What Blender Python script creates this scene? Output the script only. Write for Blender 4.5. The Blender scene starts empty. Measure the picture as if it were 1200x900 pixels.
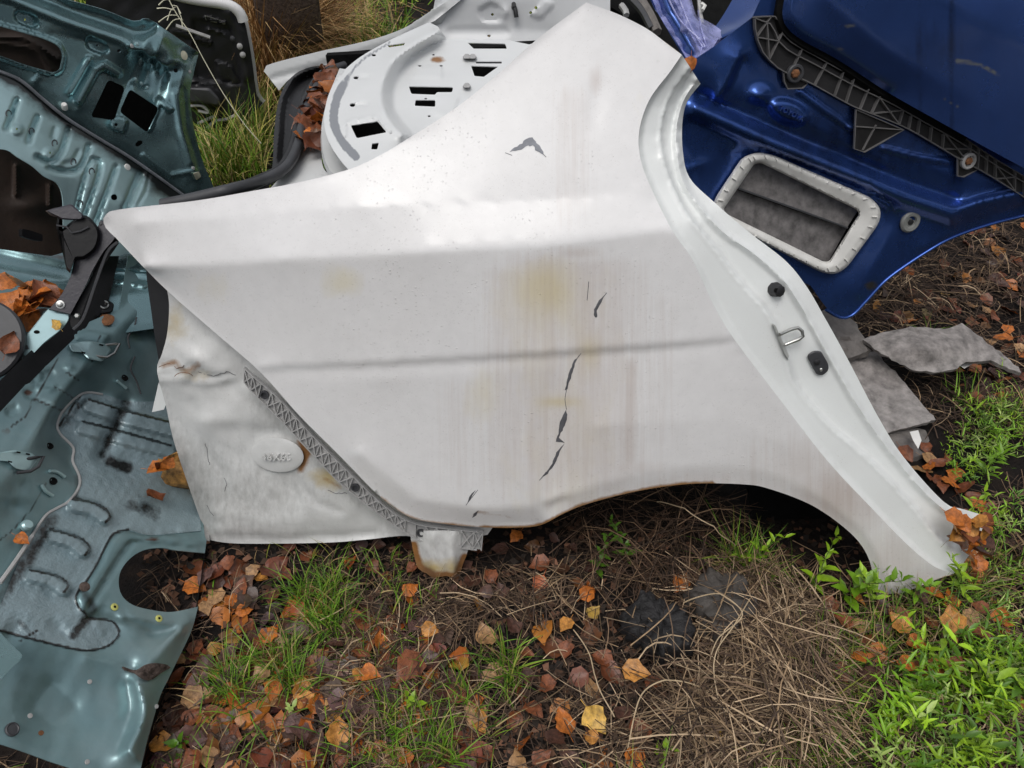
import bpy, math, random
import numpy as np
from mathutils import Vector
from mathutils.geometry import delaunay_2d_cdt
rng = np.random.default_rng(7); random.seed(7)
SC = bpy.context.scene; COL = SC.collection
R_ = math.radians
# ------------------------------------------------------------------ camera
CAM = np.array((0., 0., 1.5)); PITCH = R_(42)
FW = np.array((0, math.cos(PITCH), -math.sin(PITCH))); UP = np.array((0, math.sin(PITCH), math.cos(PITCH)))
cam = bpy.data.cameras.new('camera'); cam_o = bpy.data.objects.new('camera', cam); COL.objects.link(cam_o)
cam_o.location = CAM; cam_o.rotation_euler = (R_(90)-PITCH, 0, 0)
cam.sensor_width = 36; cam.lens = 36*900/1200; cam.clip_start = .02; cam.clip_end = 500
SC.camera = cam_o
# ------------------------------------------------------------------ sky, sun, exposure (overcast)
SUN_EL, SUN_AZ = 70, 205
w = bpy.data.worlds.new('World'); SC.world = w; w.use_nodes = True
nt = w.node_tree; bg = nt.nodes['Background']
sky = nt.nodes.new('ShaderNodeTexSky'); sky.sky_type = 'NISHITA'; sky.sun_disc = False
sky.sun_elevation = R_(SUN_EL); sky.sun_rotation = R_(SUN_AZ); sky.dust_density = 3.0; sky.ozone_density = 1.0
hs = nt.nodes.new('ShaderNodeHueSaturation'); hs.inputs['Saturation'].default_value = .22
nt.links.new(sky.outputs[0], hs.inputs['Color']); nt.links.new(hs.outputs[0], bg.inputs['Color'])
bg.inputs['Strength'].default_value = .15
sun = bpy.data.lights.new('sun', 'SUN'); sun.energy = 1.0; sun.angle = R_(35); sun.color = (1, .97, .92)
sun_o = bpy.data.objects.new('sun', sun); COL.objects.link(sun_o)
_sd = Vector((math.sin(R_(SUN_AZ))*math.cos(R_(SUN_EL)), math.cos(R_(SUN_AZ))*math.cos(R_(SUN_EL)), math.sin(R_(SUN_EL))))
sun_o.rotation_euler = _sd.to_track_quat('Z', 'Y').to_euler(); sun_o.location = (0, 0, 6)
SC.view_settings.view_transform = 'Standard'; SC.view_settings.look = 'None'
SC.view_settings.exposure = -.03; SC.view_settings.gamma = 1
SC.cycles.max_bounces = 6; SC.cycles.diffuse_bounces = 3; SC.cycles.glossy_bounces = 3
SC.cycles.transparent_max_bounces = 8

# ------------------------------------------------------------------ geometry of sight: real planes measured from the photo
def rays(X, Y):
    X = np.asarray(X, float); Y = np.asarray(Y, float)
    a = (X-600)/900; b = -(Y-450)/900
    return FW[None]*1. + np.stack([a, b*UP[1], b*UP[2]], -1)
class Plane:
    def __init__(s, p0, n):
        n = np.array(n, float); n /= np.linalg.norm(n); s.p0 = np.array(p0, float); s.n = n
        if n @ (s.p0-CAM) > 0: s.n = -n
        s.k = s.n @ (s.p0-CAM)
    def at(s, X, Y, h=0):
        d = rays(np.atleast_1d(X), np.atleast_1d(Y)); t = (s.k+h)/(d @ s.n)
        return CAM+d*t[:, None]
def plane3(*q):
    P = [CAM+rays([x], [y])[0]*t for x, y, t in q]
    return Plane(P[0], np.cross(P[1]-P[0], P[2]-P[0]))
GROUND = Plane((0, 0, 0), (0, 0, 1))
def G(x, y, z=0.): return GROUND.at(x, y, z)[0]

# ------------------------------------------------------------------ 2-D shape helpers (drawn on a panel's own sheet)
def cr(pts, step=5., closed=False):
    p = np.array(pts, float); n = len(p); out = []
    for i in range(n if closed else n-1):
        if closed: a, b, c, d = p[(i-1) % n], p[i], p[(i+1) % n], p[(i+2) % n]
        else: a, b, c, d = p[max(i-1, 0)], p[i], p[i+1], p[min(i+2, n-1)]
        m = max(1, int(np.linalg.norm(c-b)/step))
        for j in range(m):
            t = j/m
            out.append(.5*(2*b+(c-a)*t+(2*a-5*b+4*c-d)*t*t+(3*b-a-3*c+d)*t**3))
    if not closed: out.append(p[-1])
    return np.array(out)
def rnd(pts, r, k=4):
    p = np.array(pts, float); n = len(p); out = []
    for i in range(n):
        a, b, c = p[i-1], p[i], p[(i+1) % n]
        u = a-b; v = c-b; lu = np.linalg.norm(u); lv = np.linalg.norm(v)
        q = min(r, lu*.48, lv*.48); s = b+u/lu*q; e = b+v/lv*q
        for j in range(k+1):
            t = j/k; out.append((1-t)**2*s+2*t*(1-t)*b+t*t*e)
    return np.array(out)
def ell(cx, cy, a, b, ang=0, n=20):
    t = np.linspace(0, 2*np.pi, n, endpoint=False); c, s = math.cos(R_(ang)), math.sin(R_(ang))
    x = a*np.cos(t); y = b*np.sin(t); return np.stack([cx+x*c-y*s, cy+x*s+y*c], -1)
def dens(p, step, closed=True):
    p = np.asarray(p, float); out = []
    n = len(p)
    for i in range(n if closed else n-1):
        a = p[i]; b = p[(i+1) % n]; m = max(1, int(np.ceil(np.linalg.norm(b-a)/step)))
        for j in range(m): out.append(a+(b-a)*j/m)
    if not closed: out.append(p[-1])
    return np.array(out)
def dist(X, Y, poly, closed=False):
    p = np.asarray(poly, float); a = p if closed else p[:-1]; b = np.roll(p, -1, 0) if closed else p[1:]
    D = np.full(X.shape, 1e9)
    for (ax, ay), (bx, by) in zip(a, b):
        dx, dy = bx-ax, by-ay; L = dx*dx+dy*dy+1e-12
        t = np.clip(((X-ax)*dx+(Y-ay)*dy)/L, 0, 1)
        D = np.minimum(D, (X-ax-t*dx)**2+(Y-ay-t*dy)**2)
    return np.sqrt(D)
def inside(X, Y, poly):
    p = np.asarray(poly, float); r = np.zeros(X.shape, bool)
    x0, y0 = p[-1]
    for x1, y1 in p:
        if y0 != y1:
            c = ((y1 > Y) != (y0 > Y)) & (X < (x0-x1)*(Y-y1)/(y0-y1)+x1)
            r ^= c
        x0, y0 = x1, y1
    return r
def sstep(v): v = np.clip(v, 0, 1); return v*v*(3-2*v)
def bead(poly, wd, a, closed=False): return lambda X, Y: a*np.exp(-(dist(X, Y, poly, closed)/wd)**2)
def flatbead(poly, wd, a, e=3., closed=False): return lambda X, Y: a*sstep((wd-dist(X, Y, poly, closed))/e+.5)
def pad(poly, a, e=4.):
    def f(X, Y):
        d = dist(X, Y, poly, True); d = np.where(inside(X, Y, poly), d, -d)
        return a*sstep(d/e+.5)
    return f
def bump2(cx, cy, rx, ry, a, ang=0):
    c, s = math.cos(R_(ang)), math.sin(R_(ang))
    def f(X, Y):
        u = ((X-cx)*c+(Y-cy)*s)/rx; v = (-(X-cx)*s+(Y-cy)*c)/ry
        return a*np.exp(-(u*u+v*v))
    return f
def wob(amp, sc, seed):
    r = np.random.default_rng(seed); K = [(r.normal(size=2)/sc, r.uniform(0, 6.28)) for _ in range(14)]
    return lambda X, Y: amp*sum(np.sin(k[0]*X+k[1]*Y+p) for k, p in K)/4
def add(*fs): return lambda X, Y: sum(f(X, Y) for f in fs)
class Relief:
    """pressed-metal relief: heights given along crease lines, spread smoothly between them"""
    def __init__(s, box, curves, res=3., blur=1):
        s.x0, s.y0, x1, y1 = box; H = None; lev = 5
        for l in range(lev, -1, -1):
            r = res*2**l; nx = int((x1-s.x0)/r)+2; ny = int((y1-s.y0)/r)+2
            sm = np.zeros((ny, nx)); ct = np.zeros((ny, nx))
            for pts, h in curves:
                p = np.array(pts, float); hh = np.full(len(p), h, float) if np.isscalar(h) else np.array(h, float)
                for i in range(max(1, len(p)-1)):
                    a = p[i]; b = p[min(i+1, len(p)-1)]; m = int(np.linalg.norm(b-a)/r*2)+2
                    t = np.linspace(0, 1, m); q = a+(b-a)*t[:, None]; v = hh[i]+(hh[min(i+1, len(p)-1)]-hh[i])*t
                    ix = np.clip(np.round((q[:, 0]-s.x0)/r).astype(int), 0, nx-1); iy = np.clip(np.round((q[:, 1]-s.y0)/r).astype(int), 0, ny-1)
                    np.add.at(sm, (iy, ix), v); np.add.at(ct, (iy, ix), 1)
            fix = ct > 0; val = np.where(fix, sm/np.maximum(ct, 1), 0)
            if H is None: H = np.full((ny, nx), val[fix].mean())
            else:
                yy = np.clip(np.arange(ny)/2, 0, H.shape[0]-1); xx = np.clip(np.arange(nx)/2, 0, H.shape[1]-1)
                H = s._bil(H, xx[None].repeat(ny, 0), yy[:, None].repeat(nx, 1))
            for _ in range(260 if l > 0 else 120):
                E = np.pad(H, 1, mode='edge'); H = (E[:-2, 1:-1]+E[2:, 1:-1]+E[1:-1, :-2]+E[1:-1, 2:])/4
                H = np.where(fix, val, H)
        for _ in range(blur):
            E = np.pad(H, 1, mode='edge'); H = (E[:-2, 1:-1]+E[2:, 1:-1]+E[1:-1, :-2]+E[1:-1, 2:]+2*H)/6
        s.H = H; s.r = res
    @staticmethod
    def _bil(H, x, y):
        x = np.clip(x, 0, H.shape[1]-1.001); y = np.clip(y, 0, H.shape[0]-1.001)
        i = x.astype(int); j = y.astype(int); u = x-i; v = y-j
        i1 = np.minimum(i+1, H.shape[1]-1); j1 = np.minimum(j+1, H.shape[0]-1)
        return (H[j, i]*(1-u)+H[j, i1]*u)*(1-v)+(H[j1, i]*(1-u)+H[j1, i1]*u)*v
    def __call__(s, X, Y): return s._bil(s.H, (np.asarray(X, float)-s.x0)/s.r, (np.asarray(Y, float)-s.y0)/s.r)
ZERO = lambda X, Y: np.zeros(np.shape(X))

# ------------------------------------------------------------------ object helpers
ORG = {}
def tag(o, label=None, cat=None, group=None, kind=None):
    if label: o['label'] = label
    if cat: o['category'] = cat
    if group: o['group'] = group
    if kind: o['kind'] = kind
    return o
def thing(name, loc, label, cat, group=None):
    o = bpy.data.objects.new(name, None); COL.objects.link(o); o.location = loc; o.empty_display_size = .1
    ORG[o] = np.array(loc, float); return tag(o, label, cat, group)
def mk(name, V, F, mat, parent=None, smooth=True, org=None, uv=None, attr=None, sharp=45):
    V = np.asarray(V, float)
    o0 = ORG[parent] if parent is not None else (np.array(org, float) if org is not None else np.zeros(3))
    me = bpy.data.meshes.new(name); me.from_pydata((V-o0).tolist(), [], [list(map(int, f)) for f in F])
    me.update()
    if smooth:
        me.polygons.foreach_set('use_smooth', [True]*len(me.polygons)); me.set_sharp_from_angle(angle=R_(sharp))
    if uv is not None:
        l = me.uv_layers.new(name='UVMap'); li = np.zeros(len(me.loops), int); me.loops.foreach_get('vertex_index', li)
        l.data.foreach_set('uv', np.asarray(uv, np.float32)[li].ravel())
    if attr is not None:
        a = me.color_attributes.new('wear_shade', 'FLOAT_COLOR', 'POINT'); a.data.foreach_set('color', np.asarray(attr, np.float32).ravel())
    if mat: me.materials.append(mat)
    o = bpy.data.objects.new(name, me); COL.objects.link(o)
    if parent is not None: o.parent = parent
    else: o.location = o0
    ORG[o] = o0
    return o
def sheet(name, outline, plane, hf, mat, parent=None, holes=(), lines=(), sp=5., thick=.002, mask=None, sharp=40, org=None, uvo=(0, 0)):
    hf = hf or ZERO
    outs = [dens(outline, sp)]+[dens(h, min(sp, 3.)) for h in holes]
    P = []; E = []
    for q in outs:
        n0 = len(P); P += [tuple(v) for v in q]; E += [(n0+i, n0+(i+1) % len(q)) for i in range(len(q))]
    for l in lines:
        q = dens(l, sp, False); n0 = len(P); P += [tuple(v) for v in q]; E += [(n0+i, n0+i+1) for i in range(len(q)-1)]
    lo = outs[0].min(0); hi = outs[0].max(0)
    gx, gy = np.meshgrid(np.arange(lo[0]+sp*.5, hi[0], sp), np.arange(lo[1]+sp*.5, hi[1], sp*.9))
    gx = gx+(np.arange(gx.shape[0])[:, None] % 2)*sp*.5
    gx, gy = gx.ravel(), gy.ravel()
    ok = inside(gx, gy, outs[0])
    for h in outs[1:]: ok &= ~inside(gx, gy, h)
    gx, gy = gx[ok], gy[ok]
    d = np.full(gx.shape, 1e9)
    for q in outs: d = np.minimum(d, dist(gx, gy, q, True))
    for l in lines: d = np.minimum(d, dist(gx, gy, l))
    gx, gy = gx[d > sp*.4], gy[d > sp*.4]
    P += list(zip(gx.tolist(), gy.tolist()))
    vo, _, fo, *_ = delaunay_2d_cdt([Vector(p) for p in P], E, [], 0, 1e-4)
    Q = np.array([(v[0], v[1]) for v in vo]); T = np.array([f for f in fo if len(f) == 3], int)
    c = Q[T].mean(1); ok = inside(c[:, 0], c[:, 1], outs[0])
    for h in outs[1:]: ok &= ~inside(c[:, 0], c[:, 1], h)
    T = T[ok]
    a = Q[T]; ar = (a[:, 1, 0]-a[:, 0, 0])*(a[:, 2, 1]-a[:, 0, 1])-(a[:, 1, 1]-a[:, 0, 1])*(a[:, 2, 0]-a[:, 0, 0])
    T = T[np.abs(ar) > 1e-6]; ar = ar[np.abs(ar) > 1e-6]
    T = np.where((ar > 0)[:, None], T[:, ::-1], T)        # face the viewer side
    use = np.unique(T); rm = -np.ones(len(Q), int); rm[use] = np.arange(len(use)); Q = Q[use]; T = rm[T]
    V = plane.at(Q[:, 0], Q[:, 1], hf(Q[:, 0], Q[:, 1])); n = len(V)
    VN = np.zeros_like(V); fn = np.cross(V[T[:, 1]]-V[T[:, 0]], V[T[:, 2]]-V[T[:, 0]])
    for k in range(3): np.add.at(VN, T[:, k], fn)
    VN /= np.linalg.norm(VN, axis=1)[:, None]+1e-12
    B = V-VN*thick
    ed = {}
    for t in T:
        for i in range(3):
            a, b = t[i], t[(i+1) % 3]
            if (b, a) in ed: del ed[(b, a)]
            else: ed[(a, b)] = 1
    F = T.tolist()+(T[:, ::-1]+n).tolist()+[(b, a, a+n, b+n) for a, b in ed]
    uv = np.concatenate([Q, Q])/1000*np.array((1, -1))+np.array(uvo)
    at = None
    if mask is not None:
        m = np.zeros((n, 4)); m[:, 3] = 1
        r = mask(Q[:, 0], Q[:, 1])
        for i, v in enumerate(r): m[:, i] = np.clip(v, 0, 1)
        at = np.concatenate([m, m])
    return mk(name, np.concatenate([V, B]), F, mat, parent, uv=uv, attr=at, sharp=sharp, org=org)
def tube(name, P, r, mat, parent=None, n=8, org=None, flat=1., nrm=None, cap=True, smooth=True):
    P = np.asarray(P, float); m = len(P); rr = np.full(m, r) if np.isscalar(r) else np.asarray(r)
    T = np.gradient(P, axis=0); T /= np.linalg.norm(T, axis=1)[:, None]+1e-12
    ref = np.array(nrm if nrm is not None else (0.1, -.6, .8), float); V = []
    for i in range(m):
        u = np.cross(T[i], ref); u /= np.linalg.norm(u)+1e-9; v = np.cross(u, T[i])
        for k in range(n):
            a = 2*np.pi*(k+.5)/n; V.append(P[i]+rr[i]*(math.cos(a)*u+flat*math.sin(a)*v))
    F = [(i*n+k, i*n+(k+1) % n, (i+1)*n+(k+1) % n, (i+1)*n+k) for i in range(m-1) for k in range(n)]
    if cap: F += [tuple(range(n))[::-1], tuple(range((m-1)*n, m*n))]
    return mk(name, V, F, mat, parent, smooth=smooth, org=org, sharp=50)
def bars(segs, wd, ht):
    """list of 3-D polylines with plane normal -> joined box-section bars (verts, faces)"""
    V = []; F = []
    for P, nrm in segs:
        P = np.asarray(P, float); m = len(P); T = np.gradient(P, axis=0); T /= np.linalg.norm(T, axis=1)[:, None]+1e-12
        b = len(V)
        for i in range(m):
            u = np.cross(nrm, T[i]); u /= np.linalg.norm(u)+1e-9
            V += [P[i]-u*wd/2, P[i]+u*wd/2, P[i]+u*wd/2*.7+nrm*ht, P[i]-u*wd/2*.7+nrm*ht]
        for i in range(m-1):
            for k in range(4): F.append((b+i*4+k, b+i*4+(k+1) % 4, b+i*4+4+(k+1) % 4, b+i*4+4+k))
        F += [(b+3, b+2, b+1, b), (b+m*4-4, b+m*4-3, b+m*4-2, b+m*4-1)]
    return V, F
def lathe(name, c, nrm, prof, mat, parent=None, n=20, sx=1., org=None, ux=None, ang=0., sharp=35):
    """profile of (radius, height) spun about the normal at c"""
    nrm = np.array(nrm, float); nrm /= np.linalg.norm(nrm)
    ref = np.array((1., 0, 0)) if ux is None else np.array(ux, float)
    v = np.cross(nrm, ref); v /= np.linalg.norm(v); u = np.cross(v, nrm)
    ca, sa = math.cos(ang), math.sin(ang); u, v = u*ca+v*sa, v*ca-u*sa
    V = []; F = []
    for r, h in prof:
        for k in range(n):
            a = 2*np.pi*k/n; V.append(np.array(c)+u*r*sx*math.cos(a)+v*r*math.sin(a)+nrm*h)
    m = len(prof)
    F = [(i*n+k, i*n+(k+1) % n, (i+1)*n+(k+1) % n, (i+1)*n+k) for i in range(m-1) for k in range(n)]
    F += [tuple(range(n))[::-1], tuple(range((m-1)*n, m*n))]
    return mk(name, V, F, mat, parent, org=org, sharp=sharp)
def extr(name, outline, plane, hf, mat, parent=None, thick=.01, off=0., bev=1.5, sharp=35, org=None):
    """solid moulded piece: outline on a sheet, raised to off+thick with a bevelled edge"""
    p = np.asarray(outline, float); hf = hf or ZERO
    c = p.mean(0); q = c+(p-c)*(1-bev/np.maximum(np.linalg.norm(p-c, axis=1), 2*bev))[:, None]
    h = hf(p[:, 0], p[:, 1]); n = len(p)
    L = [plane.at(p[:, 0], p[:, 1], h+off), plane.at(p[:, 0], p[:, 1], h+off+thick*.75), plane.at(q[:, 0], q[:, 1], h+off+thick)]
    ar = sum(p[i, 0]*p[(i+1) % n, 1]-p[(i+1) % n, 0]*p[i, 1] for i in range(n)); V = np.concatenate(L)
    F = []
    for l in range(2):
        for k in range(n): F.append((l*n+k, l*n+(k+1) % n, (l+1)*n+(k+1) % n, (l+1)*n+k))
    F += [tuple(range(n))[::-1], tuple(range(2*n, 3*n))]
    if ar > 0: F = [f[::-1] for f in F]
    return mk(name, V, F, mat, parent, sharp=sharp, org=org)

# ------------------------------------------------------------------ materials
MAT = {}
def pm(name, base, rough=.5, metal=0., coat=0., var=.12, vs=8., bump=0., bs=120., spec=.5, wear_shade=(), streak=0., drops=0., rvar=0., attr=None, crough=.08, trans=0., coord='Object', speck=0.):
    m = bpy.data.materials.new(name); m.use_nodes = True; t = m.node_tree; N = t.nodes; L = t.links
    b = N['Principled BSDF']; b.inputs['Roughness'].default_value = rough; b.inputs['Metallic'].default_value = metal
    b.inputs['Coat Weight'].default_value = coat; b.inputs['Coat Roughness'].default_value = crough
    b.inputs['Specular IOR Level'].default_value = spec
    tc = N.new('ShaderNodeTexCoord'); co = tc.outputs['Object'] if coord == 'Object' else tc.outputs['UV']
    def noise(scale, det=5, ro=.6, vec=None, st=None):
        n = N.new('ShaderNodeTexNoise'); n.inputs['Scale'].default_value = scale; n.inputs['Detail'].default_value = det; n.inputs['Roughness'].default_value = ro
        src = vec or co
        if st:
            mp = N.new('ShaderNodeMapping'); mp.inputs['Scale'].default_value = st; L.new(src, mp.inputs['Vector']); src = mp.outputs[0]
        L.new(src, n.inputs['Vector']); return n.outputs['Fac']
    def mth(op, a, bb, clamp=False):
        n = N.new('ShaderNodeMath'); n.operation = op; n.use_clamp = clamp
        for i, v in enumerate((a, bb)):
            if isinstance(v, (int, float)): n.inputs[i].default_value = v
            else: L.new(v, n.inputs[i])
        return n.outputs[0]
    def ramp(f, a, bb):
        n = N.new('ShaderNodeMapRange'); n.inputs[1].default_value = a; n.inputs[2].default_value = bb; L.new(f, n.inputs[0]); return n.outputs[0]
    def mix(f, a, c):
        n = N.new('ShaderNodeMix'); n.data_type = 'RGBA'
        if isinstance(f, float): n.inputs[0].default_value = f
        else: L.new(f, n.inputs[0])
        for i, v in ((6, a), (7, c)):
            if isinstance(v, tuple): n.inputs[i].default_value = (*v, 1)
            else: L.new(v, n.inputs[i])
        return n.outputs[2]
    col = base
    if attr:
        an = N.new('ShaderNodeAttribute'); an.attribute_name = attr; col = an.outputs['Color']
    if var:
        f = noise(vs, 6); f = ramp(f, .3, .7)
        if attr:
            n = N.new('ShaderNodeMix'); n.data_type = 'RGBA'; n.blend_type = 'MULTIPLY'; n.inputs[0].default_value = 1
            L.new(col, n.inputs[6]); L.new(mix(f, (1-var,)*3, (1+var,)*3), n.inputs[7]); col = n.outputs[2]
        else: col = mix(f, tuple(c*(1-var) for c in base), tuple(min(1, c*(1+var)) for c in base))
    if wear_shade:
        an = N.new('ShaderNodeAttribute'); an.attribute_name = 'wear_shade'; sp = N.new('ShaderNodeSeparateColor'); L.new(an.outputs['Color'], sp.inputs[0])
        for ch, c, st, s, lo, hi in wear_shade:
            nz = noise(s, 6, .65, tc.outputs['UV'], st); k = ramp(mth('ADD', mth('MULTIPLY', sp.outputs[ch], 1.15), mth('SUBTRACT', nz, .62)), lo, hi)
            k = mth('MULTIPLY', k, ramp(sp.outputs[ch], 0., .12), True)
            col = mix(k, col, c)
    if speck:
        k = mth('MULTIPLY', ramp(noise(420, 2, .5), .66, .74), ramp(noise(9, 4), .42, .62), True); col = mix(mth('MULTIPLY', k, speck), col, (.30, .26, .22))
        col = mix(mth('MULTIPLY', ramp(noise(2.2, 6, .7), .45, .75), .22), col, (.60, .575, .55))
    if isinstance(col, tuple): b.inputs['Base Color'].default_value = (*col, 1)
    else: L.new(col, b.inputs['Base Color'])
    if rvar: L.new(mth('ADD', mth('MULTIPLY', noise(vs*3, 4), rvar), rough-rvar/2), b.inputs['Roughness'])
    hgt = None
    if bump:
        hgt = mth('MULTIPLY', noise(bs, 4, .6), bump)
    if drops:
        v = N.new('ShaderNodeTexVoronoi'); v.inputs['Scale'].default_value = 150; L.new(co, v.inputs['Vector'])
        sel = N.new('ShaderNodeSeparateColor'); L.new(v.outputs['Color'], sel.inputs[0])
        rad = mth('MULTIPLY', sel.outputs[0], .28); rad = mth('MULTIPLY', rad, ramp(noise(5, 3), .4, .6))
        d = mth('MAXIMUM', mth('SUBTRACT', rad, v.outputs['Distance']), 0.); d = mth('MULTIPLY', mth('POWER', d, .5), drops)
        hgt = d if hgt is None else mth('ADD', hgt, d)
    if hgt is not None:
        bn = N.new('ShaderNodeBump'); bn.inputs['Strength'].default_value = 1; bn.inputs['Distance'].default_value = .001; L.new(hgt, bn.inputs['Height']); L.new(bn.outputs[0], b.inputs['Normal'])
    if trans:
        b.inputs['Transmission Weight'].default_value = trans
    MAT[name] = m; return m
RUST, GRIME, YEL = (.27, .125, .04), (.17, .16, .14), (.62, .52, .22)
pm('white_paint', (.80, .79, .79), .30, 0, .6, .03, 40, .15, 60, drops=1.8, rvar=.2, crough=.1, speck=.55,
   wear_shade=((2, (.72, .64, .40), (1.6, .8, 1), 16, .15, 1.25), (1, (.44, .335, .28), (13, .45, 1), 14, -.05, 1.4), (0, (.30, .15, .05), (1, 1, 1), 40, .25, .75)))
pm('grimy_white', (.64, .64, .63), .42, 0, .2, .06, 30, .6, 90, rvar=.25, speck=.8,
   wear_shade=((1, (.20, .195, .18), (2.2, 1., 1), 70, .15, 1.1), (2, (.50, .39, .18), (1, 1, 1), 40, .3, .9), (0, RUST, (1, 1, 1), 50, .2, .7)))
pm('jamb_white', (.80, .82, .81), .35, 0, .4, .03, 4, .15, 60, drops=1.5, rvar=.1, speck=.4)
pm('shelf_white', (.68, .69, .69), .4, 0, .3, .04, 5, .3, 70, wear_shade=((0, RUST, (1, 1, 1), 60, .3, .7), (1, (.24, .25, .27), (1, 1, 1), 60, .2, .6)))
pm('grey_primer', (.70, .71, .72), .45, 0, 0, .06, 6, .3, 80)
pm('sealer', (.22, .23, .25), .6, 0, 0, .25, 40, 2., 120)
pm('teal_paint', (.215, .345, .365), .27, .8, .35, .12, 6, .25, 70, rvar=.18, wear_shade=((1, (.03, .035, .035), (1, 1, 1), 40, .25, .8), (0, (.10, .05, .035), (1, 1, 1), 60, .3, .7)))
pm('teal_lit', (.42, .60, .62), .32, .5, .4, .12, 6, .25, 70, rvar=.18, wear_shade=((1, (.03, .035, .035), (1, 1, 1), 40, .25, .8), (0, (.10, .05, .035), (1, 1, 1), 60, .3, .7)))  # same paint as teal_paint, brightened for surfaces that face the sky
pm('teal_dull', (.20, .315, .335), .40, .6, .2, .14, 6, .4, 90, rvar=.2, speck=.3, wear_shade=((1, (.03, .035, .035), (1, 1, 1), 40, .25, .8), (0, (.10, .05, .035), (1, 1, 1), 60, .3, .7)))
pm('teal_coat', (.25, .335, .365), .16, .2, .6, .12, 30, 1.5, 260, rvar=.25, wear_shade=((1, (.018, .02, .02), (1, 1, 1), 90, .2, .6), (0, (.16, .07, .04), (1, 1, 1), 60, .3, .7)))
pm('blue_paint', (.040, .098, .34), .27, .8, .3, .15, 5, .15, 50, rvar=.15, drops=.25, wear_shade=((1, (.012, .013, .016), (2, 1, 1), 30, .2, .9), (0, (.10, .10, .11), (1, 1, 1), 60, .3, .7)))
pm('blue_skin', (.045, .10, .33), .25, .75, .4, .2, 3, .1, 50, rvar=.2, drops=.2, wear_shade=((1, (.012, .013, .02), (6, 1, 1), 12, .2, .9), (0, (.25, .27, .32), (1, 1, 1), 60, .3, .7)))
pm('rib_grey', (.13, .125, .125), .5, 0, 0, .2, 20, .4, 100)
pm('grommet_grey', (.22, .225, .215), .5, 0, 0, .2, 20, .4, 100)
pm('black_plastic', (.017, .017, .019), .42, 0, 0, .2, 12, .6, 150)
pm('black_gloss', (.006, .006, .007), .4, 0, 0, .2, 12, .6, 60, spec=.25, drops=.3)
pm('bracket_black', (.03, .027, .036), .38, 0, .15, .2, 12, .6, 120, drops=.8)
pm('rubber', (.018, .018, .02), .5, 0, 0, .15, 20, .4, 120)
pm('rubber_grey', (.05, .051, .056), .5, 0, 0, .2, 20, .4, 100)
pm('grey_plastic', (.40, .395, .39), .5, 0, 0, .15, 30, .5, 150)
pm('white_plastic', (.74, .73, .70), .45, 0, 0, .1, 15, .4, 100)
pm('dirty_flap', (.15, .14, .138), .5, 0, 0, .5, 40, 1., 200)
pm('dark_strip', (.018, .017, .018), .5, 0, 0, .25, 20, .6, 150)
pm('steel', (.5, .5, .48), .3, 1., 0, .2, 30, .4, 100)
pm('rusty', (.20, .085, .035), .8, .1, 0, .5, 60, 2., 200)
pm('rust_yellow', (.30, .155, .04), .55, .1, .1, .85, 70, 3., 120)
pm('chip_grey', (.24, .25, .28), .55, 0, 0, .2, 60, .6, 150)
pm('chip_dark', (.10, .10, .11), .6, 0, 0, .2, 60, .6, 150)
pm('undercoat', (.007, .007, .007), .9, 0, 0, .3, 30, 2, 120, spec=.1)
pm('brown_dark', (.035, .022, .016), .6, 0, 0, .4, 10, 1, 100)
pm('plug_yellow', (.55, .55, .16), .5, 0, 0, .1, 30)
pm('plug_cream', (.62, .60, .45), .5, 0, 0, .1, 30)
pm('bark_mud', (.10, .075, .065), .9, 0, 0, .6, 80, 5, 160, spec=.2)
pm('board_grey', (.23, .21, .20), .75, 0, 0, .5, 35, 4., 120, speck=.7)
pm('board_dark', (.16, .145, .135), .8, 0, 0, .4, 25, 3., 150)
pm('charred', (.022, .021, .022), .6, 0, 0, .5, 18, 5., 70, spec=.3)
pm('stone_grey', (.06, .052, .046), .7, 0, 0, .4, 25, 3., 90)

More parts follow.
